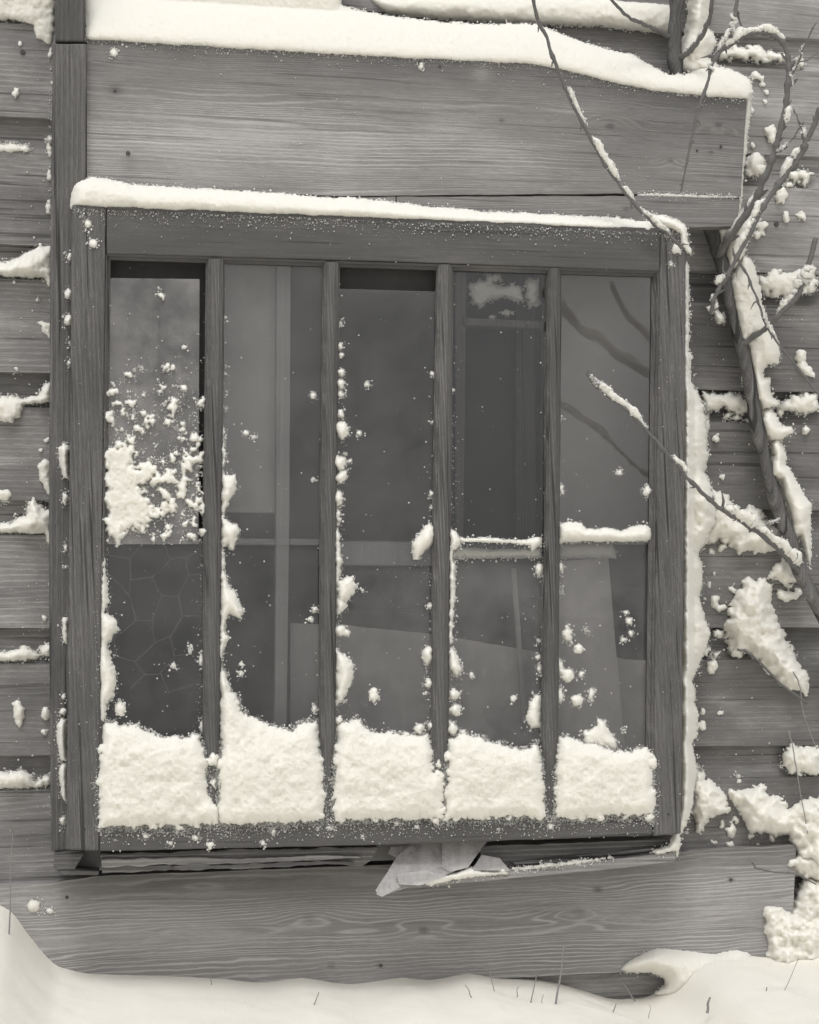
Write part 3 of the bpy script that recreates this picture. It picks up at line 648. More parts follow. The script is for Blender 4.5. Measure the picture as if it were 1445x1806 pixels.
def edge_bits(pl, i):
    """lumps that spill past the sides and the foot of a bank"""
    rg = np.random.RandomState(40+i); u0 = min(p[0] for p in pl); u1 = max(p[0] for p in pl); vb = max(p[1] for p in pl); out = []
    for _ in range(12): out.append((rg.uniform(u0+6, u1-6), vb-6+rg.uniform(-4, 5), rg.uniform(4, 9), .8))
    for _ in range(5): out.append((u0+8+rg.uniform(-4, 3), rg.uniform(1310, vb-10), rg.uniform(5, 10), 1.3)); out.append((u1-9+rg.uniform(-3, 4), rg.uniform(1335, vb-10), rg.uniform(5, 10), 1.3))
    return out
for i, (nm, pl) in enumerate(BK):
    snow('snow_bank', 'snow bank heaped against the foot of the %s column of panes' % nm, [pl], circles=edge_bits(pl, i), sfun=lambda U, V: .021-.0195*(lambda t: t*t*(3-2*t))(np.clip((V-1262-14*vn(U/40, U*0, 3))/95, 0, 1)), H=.021, Rp=15, amp=6.0, scale=17, res=1.6, seed=i*3, bump=.35, crumbs=2.4, soft=5, group='snow banks at the foot of the panes')

# lumps and ridges on the glass and beside the bars
lr = np.random.RandomState(21)
snow('snow_clump', 'big lacy snow clump stuck across the leftmost upper pane', [[(180, 775), (200, 785), (215, 770), (235, 790), (250, 800), (243, 815), (260, 810), (285, 815), (275, 850), (250, 862), (272, 880), (280, 900), (262, 930), (240, 935), (225, 945), (205, 955), (180, 950)], [(330, 890), (345, 870), (361, 872), (361, 915), (345, 905)], [(282, 865), (295, 860), (300, 880), (312, 895), (300, 910), (284, 895)], [(248, 830), (268, 808), (280, 820), (284, 850), (268, 862)]],
     [(330, 818, 12), (298, 845, 9), (322, 862, 10), (242, 757, 9), (258, 740, 9), (320, 760, 11), (345, 772, 8), (216, 727, 6), (288, 930, 9), (339, 942, 7), (355, 940, 6), (290, 648, 5), (280, 682, 5), (232, 690, 4), (300, 715, 6), (310, 710, 5), (195, 690, 8), (190, 735, 10), (205, 712, 5), (345, 812, 8), (262, 690, 3), (324, 684, 4), (355, 820, 5, 2), (232, 770, 8)]+[(182+178*lr.rand(), 950-330*abs(lr.normal(0, .42)), 1.6+3.4*lr.rand()**2) for _ in range(130)], plane=GLS, H=.014, Rp=10, amp=6, scale=13, res=1.6, seed=2, bump=.5, lace=20, soft=2, big=22)
snow('snow_ridge', 'snow ridge clinging to the left stile beside the leftmost lower pane', [[(176, 945), (185, 960), (187, 1000), (190, 1040), (192, 1060), (186, 1080), (205, 1093), (206, 1110), (195, 1125), (190, 1140), (196, 1165), (204, 1195), (201, 1225), (188, 1240), (186, 1275), (172, 1275), (173, 1100)]], plane=GLS, H=.02, Rp=10, amp=3, scale=10, seed=4, res=1.8)
snow('snow_ridge', 'lumpy snow ridge along the right side of the first glazing bar', [[(392, 740), (397, 760), (395, 790), (401, 800), (393, 828), (397, 838), (413, 838), (419, 850), (413, 870), (404, 885), (396, 900), (396, 915), (408, 923), (422, 930), (419, 950), (410, 972), (402, 960), (394, 965), (393, 1005), (400, 1018), (404, 1036), (418, 1050), (428, 1078), (425, 1092), (408, 1082), (399, 1090), (397, 1115), (403, 1125), (396, 1140), (391, 1162), (386, 1166), (389, 1000), (390, 850)]],
     [(398, 645, 3), (397, 660, 2), (397, 560, 2), (398, 690, 3), (399, 720, 4)], plane=GLS, H=.02, Rp=10, amp=3.2, scale=9, seed=6, res=1.8)
snow('snow_ridge', 'beaded snow ridge along the right side of the second glazing bar', [[(595, 1028), (612, 1017), (624, 1020), (628, 1035), (620, 1050), (608, 1060), (612, 1070), (602, 1080), (594, 1086)], [(592, 1145), (603, 1153), (615, 1160), (623, 1172), (621, 1200), (612, 1215), (605, 1238), (592, 1242)], [(592, 930), (600, 940), (601, 1000), (598, 1028), (592, 1028)]],
     [(601, 570, 4), (600, 611, 5), (602, 626, 4), (602, 656, 8), (601, 676, 8), (600, 695, 6), (601, 730, 7), (603, 757, 12, 1.3), (599, 816, 11, 1.3), (602, 841, 12), (597, 880, 9, 1.5), (596, 910, 5, 3), (598, 989, 7), (600, 1112, 9), (612, 1115, 5), (596, 1270, 6)], plane=GLS, H=.018, Rp=9, amp=3, scale=8, seed=8, res=1.8)
snow('snow_clump', 'diamond-shaped snow lump on the left side of the third glazing bar', [[(757, 922), (767, 930), (767, 955), (750, 970), (737, 986), (731, 985), (727, 960), (735, 948), (745, 935)]], plane=('s', .012), H=.02, Rp=10, amp=2.2, seed=9)
snow('snow_ridge', 'snow lumps low on the left side of the third glazing bar', [[(744, 1150), (755, 1139), (764, 1142), (763, 1165), (752, 1173)]], [(757, 1205, 8), (764, 1230, 4), (752, 1222, 4), (760, 1068, 4), (764, 660, 4), (763, 745, 3), (763, 870, 5), (764, 895, 4), (760, 1280, 7), (740, 1285, 8)], plane=GLS, H=.016, Rp=8, amp=2.4, scale=8, seed=10, res=1.8)
snow('snow_ridge', 'snow ridge down the right side of the third glazing bar', [[(794, 985), (802, 990), (803, 1050), (799, 1090), (797, 1135), (791, 1135)], [(792, 1140), (801, 1145), (808, 1160), (815, 1182), (806, 1192), (792, 1180)], [(793, 930), (803, 936), (813, 948), (813, 962), (801, 970), (798, 990), (792, 990)]], [(800, 1225, 9), (803, 1250, 9, 1.3), (797, 1285, 9, 1.5), (798, 688, 3)], plane=GLS, H=.017, Rp=8, amp=2.6, scale=8, seed=11, res=1.8)
snow('snow_ridge', 'thin line of snow on the lapped edge across the fourth column', [[(800, 945), (820, 950), (850, 948), (875, 950), (900, 953), (930, 953), (944, 947), (955, 949), (955, 958), (940, 972), (934, 962), (900, 957), (850, 956), (810, 955)]], plane=('s', .014), H=.009, Rp=5, amp=1.0, scale=8, seed=12, res=1.5)
snow('snow_ridge', 'soft band of snow below the lapped edge of the fourth column', [[(800, 966), (840, 968), (880, 970), (920, 968), (955, 966), (956, 984), (900, 983), (850, 984), (800, 985)]], plane=('s', .021), H=.003, Rp=8, amp=1.5, scale=8, seed=13, res=1.6)
snow('snow_ridge', 'thick white ledge of snow across the rightmost column of panes', [[(986, 924), (1005, 919), (1025, 923), (1035, 932), (1055, 933), (1070, 930), (1095, 936), (1120, 928), (1140, 925), (1150, 930), (1150, 953), (1110, 955), (1050, 954), (986, 957)]], plane=('s', .016), H=.024, Rp=10, amp=1.6, scale=10, seed=14, res=1.7)
snow('snow_ridge', 'dimmer strip of snow behind glass under the white ledge', [[(986, 960), (1080, 961), (1083, 972), (1088, 984), (1030, 983), (986, 984)]], plane=('s', .034), H=.006, Rp=8, amp=1.2, scale=8, seed=15, res=1.7)
snow('snow_clump', 'snow lump low on the left side of the fourth glazing bar', [[(935, 1240), (945, 1225), (955, 1226), (955, 1282), (938, 1284), (927, 1268)]], [(952, 1004, 7, 1.4), (948, 1158, 5), (950, 1130, 3), (952, 1180, 4, 2)], plane=GL2, H=.014, Rp=9, amp=2.6, scale=8, seed=16, res=1.8)
snow('snow_clump', 'scattered snow lumps stuck on the rightmost lower pane', [[(992, 1117), (1000, 1103), (1008, 1115), (1009, 1135), (995, 1130)], [(985, 1160), (993, 1168), (994, 1185), (985, 1192)], [(1030, 1290), (1052, 1282), (1055, 1268), (1068, 1270), (1072, 1288), (1088, 1305), (1088, 1325), (1030, 1318)]],
     [(988, 1000, 5, 1.6), (988, 1042, 4, 1.6), (1017, 1235, 11), (1043, 1224, 7, 1.6), (1035, 1113, 4, 1.6), (1019, 1145, 8), (1001, 1190, 13), (1025, 1190, 5), (988, 1225, 6, 2), (1100, 1288, 4), (1110, 1095, 6), (1114, 1115, 5), (1100, 1128, 4), (1104, 1080, 4)], plane=GL2, H=.010, Rp=9, amp=3.5, scale=8, seed=17, res=1.8)
snow('snow_clump', 'small snow lump on the right edge of the rightmost upper pane', [], [(1143, 866, 9, 1.2), (1092, 833, 5), (990, 862, 5, 1.6), (989, 740, 3, 1.5)], plane=GLS, H=.010, Rp=7, amp=2, scale=7, seed=18, res=1.6)
snow('snow_clump', 'few small snow lumps on the second and middle columns of panes', [], [(660, 1225, 8, 1.4), (647, 677, 5), (634, 765, 5), (553, 697, 6), (435, 763, 6), (448, 772, 4), (617, 812, 4), (553, 845, 4), (556, 1075, 5), (548, 1092, 4), (424, 1188, 5), (426, 1172, 3), (213, 1250, 8, 1.6), (335, 1145, 3, 2), (355, 1165, 3, 3), (307, 1175, 4), (356, 1280, 3, 3), (832, 1190, 3, 1.7), (640, 1040, 3), (610, 800, 3), (555, 1250, 3, 2), (770, 1190, 3), (905, 1232, 4)], plane=GLS, H=.008, Rp=6, amp=2, scale=6, seed=19, res=1.5)
snow('snow_clump', 'frosty lumps seen behind the glass above the dark crossbar', [[(828, 500), (850, 492), (870, 500), (890, 508), (905, 500), (918, 508), (920, 528), (905, 530), (890, 522), (865, 530), (850, 540), (832, 538)], [(860, 484), (880, 484), (884, 496), (862, 496)], [(928, 490), (948, 492), (950, 535), (936, 540), (928, 520)]], [(893, 552, 9, .5), (870, 560, 5, .6)], plane=('y', -.105), H=.010, Rp=8, amp=5, scale=7, seed=20, res=1.7)  # reflected snowy foliage, built as lumps behind the pane

# beside the right stile and on the right-hand wall
snow('snow_ridge', 'long white strip of snow packed along the right edge of the sash', [[(1212, 462), (1214, 470), (1216, 560), (1215, 620), (1221, 630), (1216, 642), (1218, 672), (1228, 690), (1240, 715), (1246, 745), (1248, 800), (1242, 830), (1252, 852), (1258, 870), (1262, 920), (1240, 960), (1231, 975), (1238, 1000), (1237, 1030), (1233, 1050), (1240, 1080), (1243, 1097), (1252, 1115), (1242, 1150), (1230, 1180), (1220, 1198), (1226, 1215), (1226, 1232), (1222, 1238), (1231, 1255), (1229, 1300), (1220, 1310), (1226, 1340), (1229, 1360), (1220, 1420), (1214, 1440), (1204, 1470), (1195, 1470), (1202, 900), (1207, 470)]],
     yfun=lambda U, V: -.05-.05*np.clip((1225-U)/12, 0, 1), H=.05, Rp=14, amp=2.4, scale=12, res=2.0, seed=21, sink=.04)
snow('snow_clump', 'snow tail over the right end of the header', [[(1318, 150), (1326, 150), (1324, 200), (1318, 240), (1318, 262), (1311, 300), (1309, 345), (1303, 392), (1299, 396), (1302, 340), (1308, 250), (1314, 170)]], plane=('y', -.074), H=.022, Rp=5, amp=1.4, scale=10, res=1.6, seed=22, sink=.02)
RW = [('broad snow mass on the wall right of the sash, under the low twig', [[(1245, 700), (1256, 703), (1252, 715), (1246, 760), (1248, 800), (1244, 840), (1258, 868), (1272, 868), (1290, 880), (1297, 895), (1303, 907), (1320, 892), (1340, 898), (1350, 915), (1365, 930), (1380, 955), (1376, 970), (1345, 977), (1322, 972), (1300, 977), (1285, 957), (1268, 950), (1248, 962), (1232, 960), (1236, 800)]], [(1255, 972, 8, .8), (1275, 968, 6)], .035),
      ('snow lodged on the siding ledge between the sash and the shrub trunk', [[(1240, 690), (1256, 700), (1270, 698), (1295, 696), (1312, 704), (1318, 722), (1300, 727), (1280, 718), (1262, 722), (1245, 720)]], [(1285, 735, 4), (1298, 737, 3), (1238, 738, 5), (1322, 745, 3), (1265, 776, 7), (1275, 788, 4), (1300, 787, 3), (1320, 787, 3, 1.5), (1275, 840, 3)], .016),
      ('large snow mass hanging low on the wall at the right edge', [[(1320, 1021), (1349, 1019), (1360, 1030), (1365, 1083), (1376, 1105), (1385, 1131), (1413, 1173), (1425, 1190), (1425, 1225), (1409, 1219), (1394, 1216), (1371, 1202), (1338, 1166), (1318, 1149), (1294, 1159), (1288, 1138), (1283, 1118), (1278, 1100), (1283, 1085), (1290, 1065), (1297, 1045), (1308, 1033)]], [], .06),
      ('two small snow lumps right of the sash beside the large hanging mass', [], [(1259, 1059, 10), (1292, 1037, 7), (1252, 1035, 7), (1243, 1058, 5), (1260, 1012, 3), (1272, 1073, 8, .7), (1266, 1118, 10, .6)], .014),
      ('pear-shaped snow lump right of the sash below the hanging mass', [[(1242, 1170), (1252, 1162), (1266, 1165), (1268, 1180), (1262, 1192), (1254, 1190)]], [(1247, 1150, 5), (1266, 1154, 5)], .016),
      ('small crumbs of snow right of the sash below the pear-shaped lump', [], [(1235, 1279, 10), (1240, 1253, 6), (1271, 1256, 6), (1274, 1266, 3), (1296, 1260, 3), (1303, 1378, 5, 1.3)], .012),
      ('snow heap against the lower right corner of the sash', [[(1221, 1352), (1232, 1357), (1243, 1359), (1246, 1375), (1265, 1381), (1283, 1408), (1288, 1428), (1265, 1439), (1245, 1454), (1237, 1474), (1227, 1467), (1224, 1440), (1214, 1428)]], [], .05),
      ('large lumpy snow mass low on the wall at the right edge', [[(1285, 1390), (1305, 1397), (1327, 1386), (1345, 1382), (1354, 1393), (1356, 1410), (1367, 1403), (1387, 1415), (1391, 1428), (1414, 1410), (1480, 1400), (1480, 1560), (1410, 1520), (1396, 1494), (1391, 1472), (1367, 1475), (1349, 1469), (1327, 1472), (1314, 1454), (1305, 1432), (1292, 1410)]], [], .06),
      ('scattered snow crumbs on the dark wall under the large lumpy mass', [], [(1302, 1447, 8), (1288, 1464, 9, 1.4), (1260, 1487, 7), (1310, 1487, 4), (1338, 1488, 4), (1286, 1491, 5), (1275, 1453, 6), (1243, 1494, 3), (1213, 1470, 3), (1330, 1475, 5), (1362, 1480, 5)], .014),
      ('round snow knob on a stem at the right edge of the wall', [[(1381, 1335), (1398, 1313), (1414, 1314), (1450, 1320), (1450, 1365), (1410, 1364), (1395, 1362), (1383, 1350)]], [], .04),
      ('snow-laden tuft beside the end of the base plank', [[(1336, 1529), (1365, 1532), (1380, 1520), (1395, 1507), (1412, 1500), (1470, 1500), (1470, 1570), (1412, 1545), (1385, 1538), (1345, 1538)]], [(1312, 1523, 4, 1.4)], .05),
      ('snow block packed against the end of the base plank', [[(1342, 1596), (1360, 1591), (1398, 1598), (1404, 1570), (1420, 1552), (1480, 1540), (1480, 1730), (1350, 1730), (1344, 1690), (1336, 1640)]], [], .07),
      ('snow lodged on the siding ledge right of the trunk, near the arching branch', [[(1335, 485), (1350, 485), (1365, 477), (1385, 480), (1400, 482), (1440, 470), (1440, 512), (1400, 517), (1375, 521), (1350, 515), (1338, 508)]], [], .022),
      ('snow lodged on the siding ledge below the thin crossing twig', [[(1362, 715), (1385, 712), (1400, 698), (1440, 696), (1440, 722), (1405, 729), (1385, 723)]], [(1378, 728, 5)], .02),
      ('upright snow lump at the right edge below the thin twig', [[(1404, 622), (1410, 614), (1420, 616), (1424, 640), (1440, 660), (1440, 670), (1415, 658), (1405, 640)]], [(1420, 758, 9, 1.2)], .018),
      ('snow lump on the wall right of the header', [[(1313, 302), (1317, 277), (1330, 265), (1342, 275), (1350, 297), (1335, 312), (1318, 307)]], [], .02),
      ('snow line on the siding under the arching branch', [[(1270, 103), (1275, 90), (1300, 82), (1325, 82), (1345, 88), (1388, 97), (1388, 105), (1330, 104)]], [], .016),
      ('small snow lumps on the wall beyond the right end of the header', [], [(1333, 133, 9), (1346, 146, 6, 1.4), (1352, 162, 3), (1362, 238, 12, 1.4), (1352, 178, 2), (1376, 344, 13), (1386, 382, 9), (1411, 379, 8, 1.3), (1343, 398, 12), (1336, 415, 7, 1.4), (1400, 312, 9), (1418, 310, 12), (1412, 112, 5), (1329, 255, 3), (1324, 195, 4), (1395, 325, 6)], .014),
      ('pair of snow lumps where the low twig meets the trunk', [[(1363, 999), (1380, 986), (1396, 995), (1409, 1023), (1389, 1034), (1378, 1023), (1358, 1019)], [(1371, 1040), (1395, 1041), (1410, 1036), (1416, 1050), (1405, 1059), (1385, 1061), (1372, 1056)]], [], .04)]
for i, (lab, pl, ci, H) in enumerate(RW):
    snow('snow_clump', lab, pl, ci, plane=WALL, H=H, Rp=max(8, H*420), amp=3.4, scale=11, seed=30+i, res=1.8, sink=.01, bump=.5, soft=3.0, lace=8, crumbs=1.0)
# left-hand wall and post
LW = [('snow stuck on the siding at the upper left corner', [[(-60, -60), (98, -60), (98, 24), (96, 60), (93, 97), (88, 106), (81, 98), (86, 80), (62, 66), (58, 45), (40, 38), (20, 34), (-60, 30)]], [(35, 75, 4), (92, 150, 5, 1.3)], .014),
      ('small snow lump high on the left siding', [[(19, 165), (24, 153), (33, 152), (37, 164), (27, 178)]], [], .012),
      ('thin snow line on the uppermost left siding ledge', [[(-40, 258), (5, 254), (25, 252), (45, 258), (57, 266), (30, 270), (-40, 268)]], [(88, 245, 6), (88, 262, 5, 1.6), (89, 275, 4, 1.6)], .010),
      ('big wedge of snow on the siding ledge beside the top of the sash', [[(-60, 468), (15, 462), (45, 448), (65, 437), (85, 433), (94, 436), (94, 490), (86, 506), (78, 490), (55, 489), (15, 487), (-60, 486)]], [(25, 498, 4), (66, 527, 4), (72, 428, 3)], .035),
      ('snow flecks in the joint between left siding and upper post', [], [(88, 308, 6, 1.8), (86, 365, 7, 2), (90, 345, 4), (90, 400, 3, 3), (88, 530, 3, 2)], .012),
      ('small hooked snow lump on the left siding beside the post', [[(64, 570), (75, 562), (86, 568), (92, 570), (92, 602), (84, 598), (76, 586)]], [(30, 650, 6)], .014),
      ('snow tuft lodged in the left siding ledge with a drooping lump', [[(-40, 702), (30, 700), (45, 706), (65, 700), (75, 685), (82, 677), (92, 680), (92, 708), (80, 712), (60, 711), (40, 716), (38, 735), (20, 746), (-40, 742)]], [], .022),
      ('tall snow tongue in the joint left of the post', [[(64, 822), (74, 808), (92, 811), (92, 890), (86, 888), (80, 866), (68, 846)]], [(82, 775, 6, 1.3), (72, 794, 5), (47, 850, 4)], .02),
      ('small snow lump at the left edge above the peaked snow heap', [[(-40, 858), (18, 862), (25, 875), (15, 884), (-40, 884)]], [], .014),
      ('peaked snow heap on the siding ledge left of the post', [[(-60, 930), (15, 924), (35, 915), (47, 908), (50, 885), (58, 875), (66, 885), (74, 897), (92, 904), (92, 960), (84, 962), (78, 940), (55, 942), (30, 940), (-60, 938)]], [], .03),
      ('low snow line on the left siding ledge beside the lower post', [[(-60, 1154), (25, 1148), (45, 1139), (60, 1150), (72, 1156), (60, 1163), (30, 1166), (-60, 1166)]], [(82, 1148, 9, 1.3), (77, 1090, 7), (70, 1100, 3)], .018),
      ('drop-shaped snow lump low on the left siding', [[(20, 1240), (32, 1233), (43, 1250), (42, 1270), (33, 1286), (24, 1267)]], [(80, 1258, 10, 1.2), (79, 1290, 8), (84, 1308, 3)], .016),
      ('lowest snow ledge on the left siding above the base plank', [[(-60, 1364), (40, 1361), (55, 1368), (62, 1386), (40, 1391), (-60, 1390)]], [(70, 1383, 7), (83, 1376, 8)], .022)]
for i, (lab, pl, ci, H) in enumerate(LW):
    snow('snow_clump', lab, pl, ci, plane=WALL, H=H, Rp=max(7, H*420), amp=2.6, scale=9, seed=60+i, res=1.7, sink=.01, bump=.4, soft=3.0, lace=4, crumbs=.8)
snow('snow_clump', 'two round snow spots on the base plank at the lower left', [], [(60, 1598, 13), (88, 1606, 7)], plane=('y', YBASE), H=.01, Rp=12, amp=2.5, scale=8, seed=80)
PS = [('upper snow pocket between the post and the left stile', [[(102, 790), (112, 782), (122, 785), (122, 846), (112, 842), (105, 820)]], []),
      ('chain of small snow pockets high between post and left stile', [], [(123, 452, 5, 1.6), (121, 518, 7, 1.5), (121, 563, 7, 1.5), (123, 605, 3, 2), (122, 640, 3, 2)]),
      ('middle snow pockets between the post and the left stile', [[(109, 1090), (120, 1088), (120, 1137), (112, 1132)]], [(115, 877, 6, 2), (116, 965, 4, 2), (116, 1000, 3), (112, 1230, 4, 1.4), (111, 1255, 6)]),
      ('long lower snow pocket between the post and the left stile', [[(100, 1282), (108, 1267), (118, 1268), (118, 1344), (108, 1342), (102, 1318)], [(103, 1355), (110, 1345), (118, 1345), (118, 1416), (109, 1406)]], [(111, 1447, 5, 1.8), (110, 1462, 3)])]
for i, (lab, pl, ci) in enumerate(PS):
    snow('snow_clump', lab, pl, ci, plane=('y', YP), H=.03, Rp=10, amp=1.8, scale=8, seed=90+i, res=1.8)
snow('snow_clump', 'two snow spots on the top end of the left stile', [], [(155, 394, 6, 1.3), (165, 428, 8), (146, 380, 3), (152, 405, 3)], plane=('s', 0), H=.008, Rp=7, amp=2, scale=7, seed=95, res=1.6)
snow('snow_clump', 'snow spot on the upper left of the header board', [], [(201, 93, 7)], plane=('y', YH), H=.008, Rp=7, amp=2, scale=7, seed=96, res=1.6)
snow('snow_clump', 'snow nub on a nail at the top of the header', [], [(743, 116, 6, 1.3)], plane=('y', YH), H=.008, Rp=7, amp=2, scale=7, seed=97, res=1.6)
snow('snow_ridge', 'crust of snow along the split near the bottom right of the header', [[(1125, 342), (1160, 340), (1200, 342), (1240, 344), (1308, 345), (1308, 349), (1240, 349), (1200, 348), (1125, 346)]], plane=('y', YH), H=.005, Rp=4, amp=1.4, scale=6, seed=98, res=1.3)
snow('snow_ridge', 'snow crust on the broken sill under the glass shards', [[(735, 1557), (760, 1546), (800, 1540), (830, 1530), (850, 1536), (880, 1538), (900, 1537), (895, 1543), (850, 1545), (800, 1552), (760, 1562)]], [(886, 1536, 8, .8)], plane=('y', YS-.006), H=.02, Rp=8, amp=2, scale=7, seed=99, res=1.6)
snow('snow_ridge', 'snow patch on the right end of the sill below the stile', [[(1150, 1503), (1180, 1492), (1190, 1470), (1199, 1468), (1200, 1490), (1194, 1510), (1193, 1500), (1160, 1507)]], plane=('y', YS-.006), H=.02, Rp=8, amp=1.6, scale=7, seed=100, res=1.6)
snow('snow_ridge', 'faint snow dusting along the pale edge of the sill', [[(905, 1532), (960, 1525), (1040, 1516), (1080, 1512), (1040, 1521), (960, 1530), (910, 1537)]], plane=('y', YS-.007), H=.004, Rp=4, amp=3, scale=6, seed=101, res=1.4)
dr = snow('snow_drift', 'overhanging snow drift curling along the ground at the lower right', [[(1092, 1712), (1105, 1698), (1130, 1684), (1160, 1672), (1200, 1676), (1260, 1683), (1300, 1675), (1320, 1680), (1330, 1690), (1330, 1730), (1260, 1760), (1190, 1768), (1158, 1752), (1176, 1738), (1170, 1725), (1150, 1716), (1120, 1715)]], plane=('y', -.03), H=.055, Rp=24, amp=1.6, scale=20, res=2.4, seed=103, sink=.01, bump=.1, soft=8)

# fine scattered flakes
def flecks(name, label, pts, r0, r1, planef, seed):
    rng = np.random.RandomState(seed); Vs = []; Fs = []
    oc = np.array([(1, 0, 0), (-1, 0, 0), (0, 1, 0), (0, -1, 0), (0, 0, 1), (0, 0, -1)], float)
    of = [(0, 2, 4), (2, 1, 4), (1, 3, 4), (3, 0, 4), (2, 0, 5), (1, 2, 5), (3, 1, 5), (0, 3, 5)]
    pts = np.array(pts); P = planef(pts[:, 0], pts[:, 1])
    for i, c in enumerate(P):
        r = (r0+(r1-r0)*rng.rand()**3); Vs.append(c+oc*r*(.6+.8*rng.rand(6, 1))); Fs += [[a+6*i for a in f] for f in of]
    tag(mk(name, np.vstack(Vs), Fs, SNOW, smooth=True), label, kind='stuff')
rng = np.random.RandomState(11)
p = []
for _ in range(1500):
    u = rng.uniform(125, 1205); p.append((u, 362+(u-125)*.041+5+rng.exponential(7)))
flecks('snow_specks', 'snow specks sprinkled under the snow roll on the top rail', p, .0005, .0018, lambda u, v: S(u, v, -.0005), 1)
p = []
for _ in range(11000):
    u = rng.uniform(175, 1155); v = 1453-(u-175)*.0235-2+abs(rng.normal(0, 17))
    if rng.rand() < .5+.5*float(fbm(np.array(u/40), np.array(v/12), 3)): p.append((u, min(v, 1502-(u-175)*.028)))
flecks('snow_specks', 'snow specks dusted over the bottom rail of the sash', p, .0003, .0017, lambda u, v: S(u, v, -.0003), 2)
snow('snow_clump', 'few bigger flakes stuck on the bottom rail of the sash', [], [(257, 1475, 6), (345, 1478, 7), (370, 1491, 7), (313, 1468, 5), (482, 1468, 5), (583, 1460, 6), (560, 1462, 4), (700, 1452, 6), (735, 1458, 5), (971, 1458, 5), (1020, 1445, 4), (463, 1486, 5), (300, 1488, 4), (640, 1475, 3), (880, 1462, 3)], plane=('s', .001), H=.005, Rp=6, amp=3, scale=5, seed=102, res=1.4)
p = []
for _ in range(900):
    u = rng.uniform(182, 1145); v = rng.uniform(500, 1300)
    if rng.rand() < (.25+.75*((v-500)/800)): p.append((u, v))
for _ in range(1500):
    u = rng.uniform(180, 362); v = rng.normal(800, 95)
    if v < 960 and rng.rand() < np.clip(.5+1.4*float(fbm(np.array(u/28), np.array(v/28), 3, 2)), 0, 1): p.append((u, v))
for mp, side in ((MU[0], 2), (MU[1], 2), (MU[2], 2), (MU[2], 1), (MU[3], 1), (MU[0], 1)):
    for _ in range(330 if side == 2 else 130):
        v = 1300-abs(rng.normal(0, 330)); x = np.interp(v, [q[0] for q in mp], [q[side] for q in mp]); s_ = 1 if side == 2 else -1
        if v > 480: p.append((x+s_*rng.exponential(6), v))
for mp in MU:
    for _ in range(160): v = rng.uniform(1290, 1440); p.append((rng.choice([np.interp(v, [q[0] for q in mp], [q[1] for q in mp]), np.interp(v, [q[0] for q in mp], [q[2] for q in mp])])+rng.normal(0, 5), v))
for _ in range(300): p.append((178+rng.exponential(8), 1280-abs(rng.normal(0, 280))))
flecks('snow_specks', 'tiny snow specks sprinkled over the panes', p, .0004, .0017, lambda u, v: S(u, v, .0155), 3)
p = []
for _ in range(700):
    u = rng.uniform(155, 1310); p.append((u, np.interp(u, [153, 500, 940, 1080, 1318], [66, 87, 111, 142, 171])+4+rng.exponential(7)))
for _ in range(120): p.append((rng.uniform(160, 1300), rng.uniform(110, 330)))
flecks('snow_specks', 'snow specks along the upper edge of the header board', p, .0004, .0015, lambda u, v: Q(u, v, YH-.001), 4)
p = []
for _ in range(260):
    x = rng.choice([88, 90, 92]); p.append((x+rng.normal(0, 1.5), rng.uniform(100, 1450)))
for _ in range(200): p.append((rng.uniform(15, 88), rng.uniform(30, 1500)))
for _ in range(420):
    u = rng.uniform(1222, 1425); p.append((u, rng.uniform(480, 1490)))
flecks('snow_specks', 'tiny snow flecks on the siding', p, .0005, .0022, lambda u, v: Q(u, v, -.001), 5)
p = [(rng.normal(172, 2.5), rng.uniform(960, 1450)) for _ in range(60)]+[(rng.uniform(118, 185), rng.uniform(370, 1480)) for _ in range(60)]+[(rng.uniform(1160, 1208), rng.uniform(420, 1460)) for _ in range(50)]+[(rng.uniform(190, 1160), rng.uniform(400, 480)) for _ in range(50)]
flecks('snow_specks', 'stray snow specks on the sash frame', p, .0004, .0013, lambda u, v: S(u, v, -.0005), 6)

